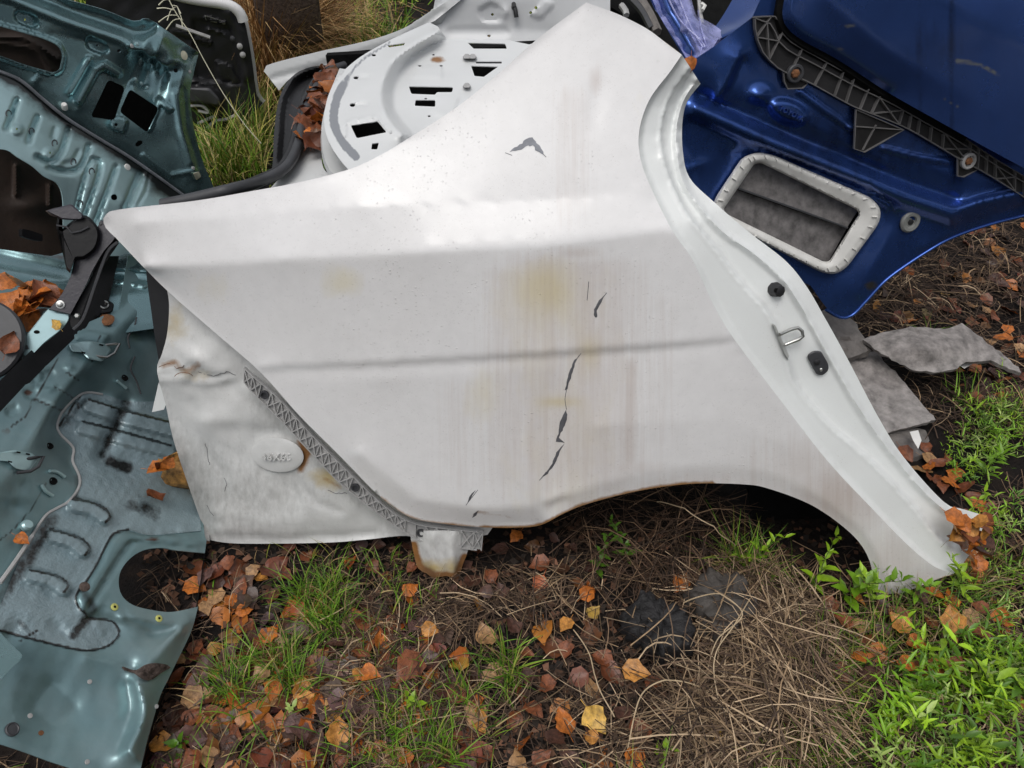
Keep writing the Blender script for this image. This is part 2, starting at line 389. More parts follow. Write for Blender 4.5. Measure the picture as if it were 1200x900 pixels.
# ================================================================== THE GROUND
def gnoise(x, y, sc, seed):
    r = np.random.default_rng(seed); o = 0
    for i in range(10):
        k = r.normal(size=2)*sc*(1+.4*i); o = o+np.sin(k[0]*x+k[1]*y+r.uniform(0, 6.28))/(1+.5*i)
    return o
def gz(x, y):
    x = np.asarray(x, float); y = np.asarray(y, float)
    return .010*gnoise(x, y, 4., 3)*np.clip((y-.2)*2, 0, 1)-.012
def build_ground():
    ax = np.concatenate([[-200, -60, -20, -8, -5], np.linspace(-3, 3, 151), [5, 8, 20, 60, 200]])
    ay = np.concatenate([[-200, -40, -10, -3, -.5], np.linspace(.2, 5.2, 126), [6, 8, 12, 30, 90, 300]])
    X, Y = np.meshgrid(ax, ay); Z = np.where((np.abs(X) < 4) & (Y < 6) & (Y > 0), gz(X, Y), -.012)
    n, m = X.shape; V = np.stack([X, Y, Z], -1).reshape(-1, 3)
    F = [(i*m+j, i*m+j+1, (i+1)*m+j+1, (i+1)*m+j) for i in range(n-1) for j in range(m-1)]
    mt = bpy.data.materials.new('soil'); mt.use_nodes = True; t = mt.node_tree; N = t.nodes; L = t.links; b = N['Principled BSDF']
    tc = N.new('ShaderNodeTexCoord')
    def nz(s, d=8, r=.65):
        q = N.new('ShaderNodeTexNoise'); q.inputs['Scale'].default_value = s; q.inputs['Detail'].default_value = d; q.inputs['Roughness'].default_value = r; L.new(tc.outputs['Object'], q.inputs['Vector']); return q.outputs['Fac']
    cr_ = N.new('ShaderNodeValToRGB'); L.new(nz(14), cr_.inputs[0]); e = cr_.color_ramp.elements
    e[0].position = .3; e[0].color = (.006, .005, .005, 1); e[1].position = .75; e[1].color = (.028, .019, .014, 1)
    x = e.new(.5); x.color = (.012, .009, .008, 1)
    L.new(cr_.outputs[0], b.inputs['Base Color']); b.inputs['Roughness'].default_value = .8; b.inputs['Specular IOR Level'].default_value = .2
    bp = N.new('ShaderNodeBump'); bp.inputs['Distance'].default_value = .012; L.new(nz(60), bp.inputs['Height']); L.new(bp.outputs[0], b.inputs['Normal'])
    tag(mk('ground', V, F, mt, sharp=180), 'dark damp soil of the scrap yard under leaves and straw', None, None, 'structure')
build_ground()

# ================================================================== WHITE CAR REAR SECTION
QP = Plane((.88, .966, 0.), (0, -math.cos(R_(20)), math.sin(R_(20))))
q_root = thing('car_rear_section', (.1, 1.3, .0), 'white cut-off car rear quarter with wheel arch and boot opening, standing upright in the middle', 'car body section')
A = [(799, 64), (786, 83), (761, 117), (749, 154), (751, 188), (766, 227), (789, 272), (812, 305), (835, 355), (860, 397), (910, 463), (967, 537), (1019, 593), (1064, 639), (1095, 664), (1118, 672)]
Ah = [-.067, -.062, -.047, -.03, -.013, .005, .034, .036, .037, .04, .038, .036, .033, .03, .025, .02]
C = [(821, 98), (806, 118), (800, 140), (800, 175), (808, 208), (837, 237), (879, 273), (921, 306), (946, 337), (967, 373), (993, 420), (1030, 490), (1060, 537), (1106, 588), (1130, 597), (1157, 605)]
top_l = cr([(687, 3), (633, 43), (583, 87), (533, 127), (477, 163), (447, 181), (410, 198), (353, 213), (300, 223), (230, 235), (150, 244), (128, 248)], 6)
nose = cr([(128, 248), (121, 256), (124, 267), (135, 278)], 4)
diag = cr([(135, 278), (190, 335), (250, 388), (305, 436), (350, 486), (400, 536), (440, 577), (468, 599), (490, 609), (530, 615), (567, 618)], 6)
archL = cr([(567, 618), (600, 618.5), (633, 615.5), (660, 602), (690, 590), (750, 575), (810, 567), (870, 567.5), (902, 573), (953, 593), (996, 624), (1016, 650), (1024, 678), (1027, 697)], 6)
foot = [(1027, 697), (1058, 695), (1095, 680), (1118, 672)]
Ac = cr(A, 6)
def along(P):
    p = np.array(A, float); out = []
    for q in np.atleast_2d(P):
        a = p[:-1]; b = p[1:]; d = b-a; t = np.clip(((q-a)*d).sum(1)/(d*d).sum(1), 0, 1); r = ((a+d*t[:, None]-q)**2).sum(1); i = int(r.argmin()); out.append(Ah[i]+(Ah[i+1]-Ah[i])*t[i])
    return np.array(out)
q_curves = [
    (Ac, along(Ac)),
    ([(687, 3), (757, 33), (799, 64)], [-.092, -.083, -.067]),
    ([(687, 3), (583, 87), (477, 163), (410, 198), (353, 213), (300, 223), (230, 235), (128, 248)], [-.095, -.076, -.061, -.052, -.051, -.055, -.065, -.10]),
    ([(160, 262), (250, 256), (420, 243), (600, 234), (755, 222)], [-.079, -.048, -.014, -.002, .004]),
    ([(168, 310), (330, 300), (500, 291), (640, 283), (782, 266)], [-.062, -.005, .023, .031, .031]),
    ([(166, 314), (330, 305), (500, 296), (640, 288), (782, 271)], [-.061, -.003, .0255, .0335, .033]),
    ([(305, 430), (450, 424), (640, 413), (760, 405), (858, 396)], [-.026, .012, .033, .036, .0395]),
    ([(308, 434), (450, 428), (640, 417), (760, 409), (862, 400)], [-.030, .0065, .0275, .0305, .036]),
    ([(340, 450), (450, 444), (640, 433), (760, 425), (870, 416)], [-.022, .008, .028, .032, .0375]),
    ([(124, 262), (135, 278), (190, 335), (250, 388), (305, 436), (350, 486), (400, 536), (440, 577), (490, 609), (567, 618), (633, 615)], [-.105, -.10, -.08, -.052, -.032, -.022, -.015, -.012, -.012, -.012, -.006]),
    ([(420, 530), (490, 585), (560, 596), (630, 594), (662, 584)], [.0, .006, .012, .018, .022]),
    (archL[12:], .020), (np.array([(640, 590), (690, 570), (750, 554), (810, 545), (870, 546), (920, 558), (968, 585), (1012, 620), (1036, 660), (1044, 690)]), .030),
    ([(700, 500), (850, 490), (920, 520)], .036),
    ([(1027, 697), (1058, 695), (1095, 680)], .015)]
qr = Relief((100, -10, 1180, 720), q_curves, 2., 4)
qh = add(qr, wob(.0006, 60, 5), bump2(700, 120, 12, 34, -.0012, 10), bump2(640, 500, 60, 80, -.002))
q_out = np.concatenate([top_l[:-1], nose[:-1], diag[:-1], archL[:-1], np.array(foot[:-1]), Ac[::-1][:-1], cr([(799, 64), (777, 47.5), (757, 33), (723, 16), (687, 3)], 6)[:-1]])
def q_mask(X, Y):
    rust = .9*np.exp(-(dist(X, Y, archL[:45])/3.5)**2)+.7*np.exp(-(dist(X, Y, diag[70:])/3.)**2)+.5*np.exp(-(dist(X, Y, [(549, 608), (560, 600), (600, 606)])/3)**2)+.4*np.exp(-(dist(X, Y, [(777, 47), (799, 64)])/3)**2)
    gr = np.zeros_like(X)
    for cx, wx, y0, y1, a in ((640, 48, 285, 625, .42), (690, 60, 290, 620, .44), (738, 9, 405, 600, .6), (600, 34, 300, 615, .33), (665, 8, 430, 600, .5), (540, 30, 430, 615, .18), (670, 22, 90, 300, .26), (770, 26, 330, 570, .16)):
        gr = np.maximum(gr, a*np.exp(-((X-cx)/wx)**2)*sstep((Y-y0)/25)*sstep((y1-Y)/80))
    gr = np.maximum(gr, .75*np.exp(-((X-985)/55)**2-((Y-585)/45)**2)); gr = np.maximum(gr, .5*np.exp(-((X-1045)/35)**2-((Y-655)/40)**2)); gr = np.maximum(gr, .26*np.exp(-(dist(X, Y, archL[14:])/12)**2))
    gr = np.maximum(gr, .35*np.exp(-((X-940)/70)**2-((Y-545)/35)**2))
    gr = np.maximum(gr, .5*np.exp(-((X-677)/30)**2-((Y-297)/8)**2)); gr = np.maximum(gr, 0*X)
    gr = np.maximum(gr, .5*np.exp(-((X-698)/8)**2-((Y-95)/16)**2)); gr = np.maximum(gr, .4*np.exp(-((X-735)/40)**2-((Y-548)/10)**2))
    ye = .34*np.exp(-((X-650)/110)**2)*sstep((Y-285)/40)*sstep((640-Y)/60)+.8*np.exp(-((X-402)/26)**2-((Y-330)/22)**2)+.75*np.exp(-((X-640)/34)**2-((Y-340)/34)**2)+.7*np.exp(-((X-655)/22)**2-((Y-471)/6)**2)+.5*np.exp(-((X-760)/40)**2-((Y-130)/60)**2)*.4+.6*np.exp(-((X-690)/12)**2-((Y-412)/20)**2)+.35*np.exp(-((X-560)/20)**2-((Y-470)/40)**2)+.4*np.exp(-((X-250)/30)**2-((Y-340)/30)**2)
    return rust, gr, ye
sheet('quarter_panel', q_out, QP, qh, MAT['white_paint'], q_root, lines=[cr([(307, 432), (450, 426), (640, 415), (760, 407), (856, 398)], 4)], sp=3.8, thick=.0015, mask=q_mask, sharp=60)
# door jamb, one pressing running from the pillar down to the sill
def shift(P, t):      # between the door edge (t=0) and the outer flange (t=1)
    a = cr(A, 8); c = cr(C, 8); k = np.linspace(0, 1, 60)
    ia = np.stack([np.interp(k, np.linspace(0, 1, len(a)), a[:, i]) for i in (0, 1)], -1)
    ic = np.stack([np.interp(k, np.linspace(0, 1, len(c)), c[:, i]) for i in (0, 1)], -1)
    return ia+(ic-ia)*t
jb = along(shift(A, 0.))
Bs = cr([(809, 80), (786, 112), (775, 150), (779, 190), (800, 242), (838, 292), (867, 330), (900, 368), (921, 418), (933, 453), (973, 500), (1002, 524), (1058, 580), (1098, 630), (1112, 640)], 6)
Rs = cr([(818, 92), (801, 118), (793, 150), (794, 182), (804, 220), (843, 268), (883, 297), (917, 327), (933, 350), (947, 373), (977, 427), (1000, 467), (1030, 512), (1075, 568), (1110, 600), (1140, 615)], 6)
jl = [(shift(A, 0.), jb-.004), (shift(A, .07), jb-.016), (Bs-np.array((4., -2.)), along(Bs)-.022), (Bs, along(Bs)-.021), (Bs+np.array((5., -2.)), along(Bs)-.052),
      (Rs-np.array((5., -3.)), along(Rs)-.056), (Rs, along(Rs)-.046), (Rs+np.array((4., -3.)), along(Rs)-.062), (cr(C, 6), along(cr(C, 6))-.070)]
jr = Relief((730, 40, 1180, 720), jl, 2., 1)
jh = add(jr, wob(.0006, 30, 9), bump2(952, 402, 16, 20, .003))
j_out = np.concatenate([Ac, np.array([(1126, 664), (1136, 650), (1150, 632), (1157, 616)]), cr(C, 6)[::-1]])
sheet('door_jamb', j_out, QP, jh, MAT['jamb_white'], q_root, lines=[Bs, Rs], sp=2.8, thick=.0015, sharp=60)
def qpt(x, y, off=0, hf=qh): return QP.at(x, y, hf(np.atleast_1d(float(x)), np.atleast_1d(float(y)))+off)[0]
# paint chips
def chip(pts, mat, hf=qh, jit=1.2):
    p = dens(pts, 4); p = p+rng.normal(size=p.shape)*jit*.5
    return extr('paint_chip', p, QP, hf, MAT[mat], q_root, thick=.0004, off=.0002, bev=.3)
chip([(597, 178), (606, 171), (612, 168), (614, 164), (625, 161), (628, 166), (634, 172), (637, 181), (628, 176), (624, 170), (616, 171), (611, 175), (604, 177)], 'chip_grey')
chip([(678, 417), (672, 424), (667, 436), (664, 448), (662, 457), (665, 456), (668, 446), (671, 436), (674, 426)], 'chip_dark', jit=.8)
chip([(663, 480), (657, 494), (654, 508), (651, 518), (661, 519), (655, 513), (660, 502), (664, 494), (665, 486)], 'chip_dark', jit=.8)
chip([(661, 520), (652, 530), (647, 543), (638, 556), (633, 562), (642, 555), (651, 543), (656, 530)], 'chip_dark', jit=.6)
chip([(709, 345), (702, 352), (696, 363), (697, 372), (700, 372), (699, 364), (705, 354)], 'chip_dark', jit=.5)
chip([(557, 574), (550, 582), (548, 589), (553, 582)], 'chip_dark', jit=.5)
chip([(561, 598), (555, 602), (553, 607), (558, 604)], 'chip_dark', jit=.5)
for pts in ([(681, 414), (676, 420)], [(664, 457), (662, 468), (664, 480)], [(660, 500), (652, 515)], [(640, 553), (632, 563)], [(711, 343), (708, 347)], [(600, 182), (592, 179)], [(636, 180), (640, 184)], [(690, 330), (688, 352)], [(560, 574), (546, 592)]):
    q = cr(pts, 4); P_ = QP.at(q[:, 0], q[:, 1], qh(q[:, 0], q[:, 1])+.0002); V, F = bars([(P_, QP.n)], .0011, .0003); mk('scratch', V, F, MAT['chip_dark'], q_root, smooth=False)
# jamb fittings
def jn(): return QP.n
b = lathe('bump_stop', qpt(908, 339, 0, jh), QP.n+np.array((.35, 0, 0)), [(.0145, -.004), (.0145, .004), (.0125, .009), (.0115, .016), (.008, .018)], MAT['rubber'], q_root, n=9)
lathe('socket', qpt(909, 340, .0165, jh), QP.n+np.array((.35, 0, 0)), [(.0048, 0), (.0048, .003)], MAT['undercoat'], b, n=6)
st = extr('striker_plate', [(905, 379), (908.5, 381), (925, 417), (923.5, 421), (920, 416)], QP, jh, MAT['steel'], q_root, thick=.006, off=.004, bev=.5)
tube('striker_loop', [qpt(914, 392, .008, jh), qpt(927, 386, .016, jh), qpt(935, 384, .018, jh), qpt(940, 388, .019, jh), qpt(941, 394, .019, jh), qpt(936, 398, .017, jh), qpt(920, 404, .008, jh)], .0034, MAT['steel'], st)
bf = extr('door_buffer', rnd([(945, 417), (952, 411), (962, 411), (971, 427), (971, 434), (964, 440), (957, 439)], 4), QP, jh, MAT['rubber_grey'], q_root, thick=.009, off=.0, bev=2)
lathe('buffer_screw', qpt(962, 433, .009, jh), QP.n, [(.0035, 0), (.0035, .002), (.002, .003)], MAT['steel'], bf, n=10)
lathe('buffer_pad', qpt(957, 424, .009, jh), QP.n, [(.006, 0), (.006, .003), (.0045, .004)], MAT['rubber'], bf, n=14)
# recessed lower side behind the bumper line
sp_out = np.concatenate([cr([(192, 325), (198, 354), (196, 390), (190, 414), (184, 434), (194, 474), (204, 518), (224, 578), (240, 622), (247, 633)], 5)[:-1], cr([(247, 633), (280, 637), (380, 636), (432, 632), (476, 628), (520, 634), (575, 626)], 6)[:-1], np.array([(590, 600), (470, 560), (330, 420), (230, 345)])])
spr = Relief((170, 310, 610, 660), [
    ([(192, 325), (198, 354), (196, 390), (190, 414), (184, 434), (194, 474), (204, 518), (224, 578), (240, 622), (247, 633)], [-.11, -.115, -.118, -.118, -.115, -.125, -.125, -.12, -.11, -.115]),
    ([(230, 345), (330, 440), (470, 575), (590, 600)], [-.105, -.08, -.055, -.04]),
    ([(200, 400), (225, 420), (255, 438), (292, 452)], [-.11, -.082, -.085, -.085]), ([(205, 455), (245, 450), (292, 446)], [-.108, -.098, -.092]),
    ([(235, 492), (280, 494), (325, 495)], -.085), ([(235, 500), (280, 503), (330, 506)], -.093),
    ([(250, 600), (330, 612), (440, 606), (480, 610)], -.078), ([(247, 622), (330, 627), (440, 622)], -.083),
    ([(247, 626), (330, 631), (440, 626)], -.096), ([(247, 633), (330, 637), (432, 632), (520, 634)], [-.094, -.09, -.08, -.06]),
    ([(300, 560), (345, 570), (350, 590)], -.088), ([(350, 555), (355, 590)], -.08)], 3., 3)
sph = add(spr, wob(.0022, 26, 21), wob(.0012, 9, 22), bump2(212, 432, 14, 8, .006, 20), bump2(230, 440, 5, 12, -.006, 40), bead(cr([(184, 430), (198, 424), (210, 437), (226, 428), (246, 442), (270, 438)], 4), 3, -.005), bead([(190, 446), (215, 444), (240, 450), (262, 446)], 4, .005), bead(cr([(225, 470), (235, 520), (262, 560), (256, 600)], 4), 5, -.004), bead([(345, 560), (372, 590), (400, 600)], 4, -.004), bead([(205, 500), (222, 540), (240, 575)], 4, .004))
def sp_mask(X, Y):
    rust = .62*np.exp(-(dist(X, Y, [(192, 428), (206, 424), (216, 436), (232, 428)])/5)**2)+.8*np.exp(-(dist(X, Y, [(352, 518), (360, 532), (352, 550)])/6)**2)+.5*np.exp(-(dist(X, Y, [(380, 560), (400, 572)])/4)**2)+.5*np.exp(-(dist(X, Y, [(484, 632), (560, 632)])/5)**2)
    gr = .24+.35*np.exp(-((X-225)/50)**2-((Y-575)/60)**2)+.35*np.exp(-((X-300)/60)**2-((Y-585)/30)**2)+.3*np.exp(-(dist(X, Y, [(190, 470), (240, 622)])/20)**2)+.3*np.exp(-(dist(X, Y, [(300, 470), (470, 625)])/14)**2)-.4*np.exp(-((X-235)/40)**2-((Y-480)/30)**2)-.3*np.exp(-((X-420)/60)**2-((Y-605)/14)**2)
    ye = .6*np.exp(-((X-205)/25)**2-((Y-380)/40)**2)+.8*np.exp(-((X-385)/30)**2-((Y-560)/18)**2)+.5*np.exp(-((X-225)/40)**2-((Y-440)/14)**2)
    return rust, gr*.85, ye
sheet('lower_side_panel', sp_out, QP, sph, MAT['grimy_white'], q_root, sp=4.2, thick=.002, mask=sp_mask, sharp=60)
for pts in ([(186, 430), (200, 426), (207, 432), (216, 428)], [(205, 441), (214, 436), (226, 440)], [(232, 436), (250, 440), (268, 436), (276, 440)], [(243, 592), (246, 600), (250, 604)], [(262, 560), (266, 568), (263, 576)], [(384, 574), (394, 578), (406, 578)], [(240, 520), (246, 545)]):
    q = cr(pts, 3)+rng.normal(size=(len(cr(pts, 3)), 2))*.5; V, F = bars([(QP.at(q[:, 0], q[:, 1], sph(q[:, 0], q[:, 1])+.0003), QP.n)], .0013, .0004); mk('crack', V, F, MAT['rusty' if pts[0][0] < 230 else 'chip_dark'], q_root, smooth=False)
plg = extr('oval_plug', ell(325, 533, 31, 20, 8, 30), QP, sph, MAT['grimy_white'], q_root, thick=.009, off=.002, bev=4)
# black sheet for the darkness in the side crack, white shard and rusty leg
sheet('dark_crack', cr([(172, 312), (178, 370), (184, 410), (189, 428), (198, 380), (199, 350), (192, 325)], 5, True), QP, lambda X, Y: np.full(X.shape, -.13), MAT['rubber'], q_root, sp=6, thick=.02)
sheet('flange_shard', [(186, 448), (178, 483), (192, 480), (196, 470)], QP, lambda X, Y: np.full(X.shape, -.14), MAT['jamb_white'], q_root, sp=6, thick=.002)
lg = Relief((470, 610, 570, 690), [([(480, 622), (490, 666), (508, 677)], [-.05, -.045, -.045]), ([(505, 625), (512, 676)], -.02), ([(530, 625), (532, 676)], -.02), ([(552, 626), (548, 646), (536, 676)], -.05)], 2, 2)
sheet('mount_leg', cr([(480, 622), (484, 645), (490, 666), (500, 672), (508, 677), (524, 675), (536, 677), (543, 660), (548, 646), (552, 622)], 4), QP, add(lg, wob(.002, 6, 3)), MAT['grimy_white'], q_root, sp=3, thick=.004,
      mask=lambda X, Y: (1.1*np.exp(-(dist(X, Y, [(484, 640), (490, 666), (508, 676), (536, 676), (545, 655)])/7.)**2), .3+0*X, .8*np.exp(-((Y-666)/16)**2)))
# bumper retainer: base strip with moulded cross ribs
rU = cr([(287, 430), (292, 435), (328, 466), (368, 510), (416, 558), (452, 592), (484, 611), (520, 617), (566, 622)], 4)
rL = cr([(287, 447), (292, 454), (328, 490), (360, 524), (400, 566), (440, 598), (468, 618), (492, 632), (520, 638), (564, 644)], 4)
kk = np.linspace(0, 1, 90)
ruk = np.stack([np.interp(kk, np.linspace(0, 1, len(rU)), rU[:, i]) for i in (0, 1)], -1); rlk = np.stack([np.interp(kk, np.linspace(0, 1, len(rL)), rL[:, i]) for i in (0, 1)], -1)
rth = lambda X, Y: qr(X, Y-8)-.028
ret = sheet('bumper_retainer', np.concatenate([ruk, rlk[::-1]]), QP, rth, MAT['grey_plastic'], q_root, sp=5, thick=.003)
segs = []
def rp(t, v):
    i = t*89; a = np.array([np.interp(i, np.arange(90), ruk[:, k]) for k in (0, 1)]); c = np.array([np.interp(i, np.arange(90), rlk[:, k]) for k in (0, 1)])
    q = a+(c-a)*v; return QP.at(q[0], q[1], rth(np.array([q[0]]), np.array([q[1]])))[0]
for v in (.02, .98): segs.append(([rp(t, v) for t in kk[::3]], QP.n))
nc = 26
for i in range(nc+1):
    t = i/nc; segs.append(([rp(t, .02), rp(t, .98)], QP.n))
    if i < nc and i not in (2, 13, 19, 20):
        segs.append(([rp(t, .04), rp((i+1)/nc, .96)], QP.n)); segs.append(([rp(t, .96), rp((i+1)/nc, .04)], QP.n))
V, F = bars(segs, .0028, .007); mk('rib', V, F, MAT['grey_plastic'], ret, smooth=False)
for i in (2, 13, 20): lathe('clip_hole', rp((i+.5)/nc, .5)+QP.n*.002, QP.n, [(.009, 0), (.009, .006), (.006, .006), (.006, .001)], MAT['rubber_grey'], ret, n=16)
# lettering pressed into the plug
def text_mesh(name, s, size, c, ux, uy, n, mat, parent, depth=.0008, spacing=1.):
    cu = bpy.data.curves.new(name, 'FONT'); cu.body = s; cu.size = size; cu.align_x = 'CENTER'; cu.align_y = 'CENTER'; cu.extrude = depth; cu.resolution_u = 2; cu.space_character = spacing
    o = bpy.data.objects.new(name, cu); COL.objects.link(o); dg = bpy.context.evaluated_depsgraph_get(); me = bpy.data.meshes.new_from_object(o.evaluated_get(dg))
    V = np.array([v.co for v in me.vertices]); F = [tuple(p.vertices) for p in me.polygons]
    bpy.data.objects.remove(o); bpy.data.curves.remove(cu); bpy.data.meshes.remove(me)
    W = np.array(c)+V[:, :1]*np.array(ux)+V[:, 1:2]*np.array(uy)+V[:, 2:]*np.array(n)
    return mk(name, W, F, mat, parent, smooth=False)
uyq = np.cross(QP.n, (1, 0, 0)); 
text_mesh('lettering', '46X65', .024, qpt(324, 536, .0155, sph), (1, 0, .0), uyq, QP.n, MAT['grimy_white'], plg, .0022, 1.05)

# parcel shelf, wheelhouse and boot
SH = Plane((0, 1.5, .775), (0, -.05, 1))
sh_curves = [
    (cr([(417, 186), (393, 160), (388, 133), (397, 103), (420, 73), (457, 50), (507, 28)]), .0),
    (cr([(473, 161), (453, 133), (447, 107), (457, 77), (480, 57), (513, 38)]), .012),
    (cr([(497, 170), (463, 133), (461, 105), (475, 76), (497, 58), (521, 47)]), -.035),
    ([(521, 47), (590, 47), (617, 53)], -.035), ([(480, 168), (540, 125), (620, 60)], -.04)]
shr = Relief((370, 0, 720, 230), sh_curves, 2., 2)
hol = [rnd([(411, 147), (442, 142), (453, 155), (418, 162)], 2), rnd([(479, 101), (531, 102), (530, 108), (512, 108), (510, 111), (482, 110)], 2), rnd([(487, 117), (510, 117), (510, 125), (486, 124)], 1.5),
       rnd([(548, 50), (592, 51), (594, 57), (555, 57)], 1), rnd([(552, 77), (584, 78), (567, 90), (556, 89)], 1), rnd([(557, 72), (588, 72), (588, 74.4), (558, 74.4)], .8), rnd([(436, 168), (444, 167), (442, 175), (435, 175)], 1),
       rnd([(454, 53), (475, 50), (473, 53), (456, 55.5)], .8), ell(413, 123, 3.2, 2.2), ell(417, 91, 3, 1.8), ell(438, 64.5, 2.6, 1.4), ell(508, 64, 1.6, 1), ell(492, 77, 2, 1), ell(517, 77, 2, 1), ell(503, 136, 1.8, 1.2), ell(499, 115.5, 1.8, .9)]
sh_out = np.concatenate([cr([(430, 215), (405, 195), (385, 165), (380, 135), (390, 100), (415, 72), (455, 48), (503, 26)], 4)[:-1], np.array([(503, 26), (513, 31), (524, 46), (590, 46), (620, 52), (700, 30), (690, 60), (560, 160), (480, 215)])])
shh = add(shr, pad([(486, 77), (518, 77), (518, 92), (484, 92)], .004, 2), pad([(514, 112), (538, 114), (530, 138), (508, 135)], .004, 2), flatbead([(404, 160), (404, 144), (440, 137), (458, 154)], 2., .004, 2), flatbead([(416, 123), (430, 121)], 1.6, -.004, 2), flatbead([(420, 91), (432, 89)], 1.4, -.004, 2), wob(.0006, 20, 2))
def sh_mask(X, Y):
    s = 1.2*sstep((6.5-dist(X, Y, cr([(417, 183), (399, 163), (391, 140), (395, 115), (406, 92)])))/4)*sstep((Y-85)/20)+.8*sstep((3-dist(X, Y, cr([(406, 92), (425, 70), (457, 50)])))/3)
    r = .9*np.exp(-((X-513)/12)**2-((Y-70)/5)**2)
    return r, s, 0*X
SHZ = SH
sheet('parcel_shelf', sh_out, SH, shh, MAT['shelf_white'], q_root, holes=hol, sp=3., thick=.002, mask=sh_mask, sharp=50)
for cx, cy in ((547, 66), (547, 100), (554, 66)):
    extr('shelf_clip', rnd([(cx-5, cy+1), (cx-2, cy-3), (cx+2, cy-3), (cx+5, cy+1), (cx+3, cy+3), (cx-3, cy+3)], 1), SH, shh, MAT['grey_plastic'], q_root, thick=.012, off=0, bev=1)
# far side: inner wall (facing us) and far quarter skin
YW = 2.52
IW = Plane((0, YW, .7), (0, -1, .55))
iwr = Relief((490, -60, 720, 80), [([(503, 26), (524, 46), (590, 46), (640, 54)], 0.), ([(500, 20), (530, 33), (590, 33), (650, 38)], .0), ([(500, 0), (700, 0)], .03), ([(490, -55), (700, -55)], .06)], 2, 2)
sheet('inner_side_wall', [(498, 30), (524, 49), (590, 49), (640, 58), (715, 20), (715, -60), (520, -60), (508, 10)], IW, add(iwr, pad(rnd([(560, 12), (575, 3), (592, 12), (586, 26), (566, 26)], 4), -.008, 3), pad(rnd([(620, 18), (640, -2), (650, 4), (634, 22)], 4), .006, 3), flatbead([(528, 38), (592, 38)], 5, -.006, 3), bump2(590, 14, 6, 6, .01)), MAT['grey_primer'], q_root, sp=3.5, thick=.002,
      holes=[ell(577, 17, 1.6, 1.6), ell(573, 42, 2, 1.4), ell(622, 15, 1.8, 1.8), ell(628, 9, 1.8, 1.8)])
lathe('rubber_grommet', IW.at(602, 9)[0]+IW.n*.012, IW.n, [(.014, 0), (.014, .006), (.007, .012), (.007, .03)], MAT['rubber'], q_root, n=14)
tube('cable_end', [IW.at(602, 9)[0]+IW.n*.03, IW.at(604, 16)[0]+IW.n*.035, IW.at(605, 23)[0]+IW.n*.03], .007, MAT['rubber'], q_root)
FQ = plane3((313, 77, 2.43), (430, 70, 2.42), (510, 12, 2.36))
fq_out = np.concatenate([cr([(313, 88), (312, 77), (367, 62), (433, 47), (473, 33), (500, 16), (530, -4), (560, -40)], 5), np.array([(580, -40), (540, 0), (510, 24), (490, 34)]), cr([(457, 50), (423, 66), (404, 78)], 4), cr([(390, 76), (362, 79), (340, 92), (327, 106)], 4)])
sheet('far_quarter_panel', fq_out, FQ, add(flatbead([(320, 92), (400, 70), (470, 48), (520, 12)], 3, -.006, 4), wob(.002, 40, 8)), MAT['shelf_white'], q_root, sp=4, thick=.03, sharp=50, mask=lambda X, Y: (0*X, .15+0*X, 0*X))
# boot gutter: floor of the channel, black flange, weatherstrip
GP = plane3((345, 200, 1.75), (325, 110, 2.25), (400, 80, 2.42))
sheet('boot_flange', np.concatenate([cr([(403, 76), (362, 79), (338, 94), (326, 120), (321, 157), (319, 195), (310, 216), (240, 240)], 5), cr([(262, 240), (330, 206), (352, 172), (357, 145), (367, 112), (385, 88), (403, 80)], 5)]), GP,
      add(pad(cr([(385, 82), (360, 86), (343, 98), (333, 122), (330, 157), (328, 190), (338, 190), (349, 150), (358, 112), (372, 92)], 5, True), -.03, 8), wob(.001, 30, 7)), MAT['rubber'], q_root, sp=2.4, thick=.004)
gut = cr([(400, 80), (384, 120), (378, 160), (381, 200), (420, 212), (440, 210)], 5)
sheet('boot_gutter', np.concatenate([gut, np.array([(330, 225), (310, 228)]), cr([(330, 206), (352, 172), (357, 145), (367, 112), (385, 88)], 5)]), GP, lambda X, Y: -.02+0*X, MAT['shelf_white'], q_root, sp=5, thick=.003, mask=lambda X, Y: (0*X, .2+0*X, 0*X))
sheet('shelf_flange', np.concatenate([cr([(398, 80), (386, 110), (378, 140), (377, 165), (381, 188), (392, 205), (415, 215)], 4), cr([(440, 205), (417, 188), (396, 164), (389, 136), (396, 106), (412, 82)], 4)]), plane3((380, 190, 1.74), (380, 130, 1.98), (410, 85, 2.28)), lambda X, Y: .015+0*X, MAT['shelf_white'], q_root, sp=3, thick=.012)
for dx, r, mt in ((0, .012, 'rubber_grey'), (-6, .010, 'rubber')):
    ws = cr([(404+dx*.5, 76), (383+dx, 86), (366+dx, 112), (355+dx, 143), (348+dx, 173), (334+dx, 197), (303+dx, 213), (262, 224-dx*.4), (225, 233-dx*.4), (190, 240-dx*.4)], 5)
    P = GP.at(ws[:, 0], ws[:, 1], .012); k = sstep((320-ws[:, 0])/60)
    Pq = QP.at(ws[:, 0], ws[:, 1], -.12); P = P*(1-k[:, None])+Pq*k[:, None]
    tube('weatherstrip', P, r, MAT[mt], q_root, n=10)
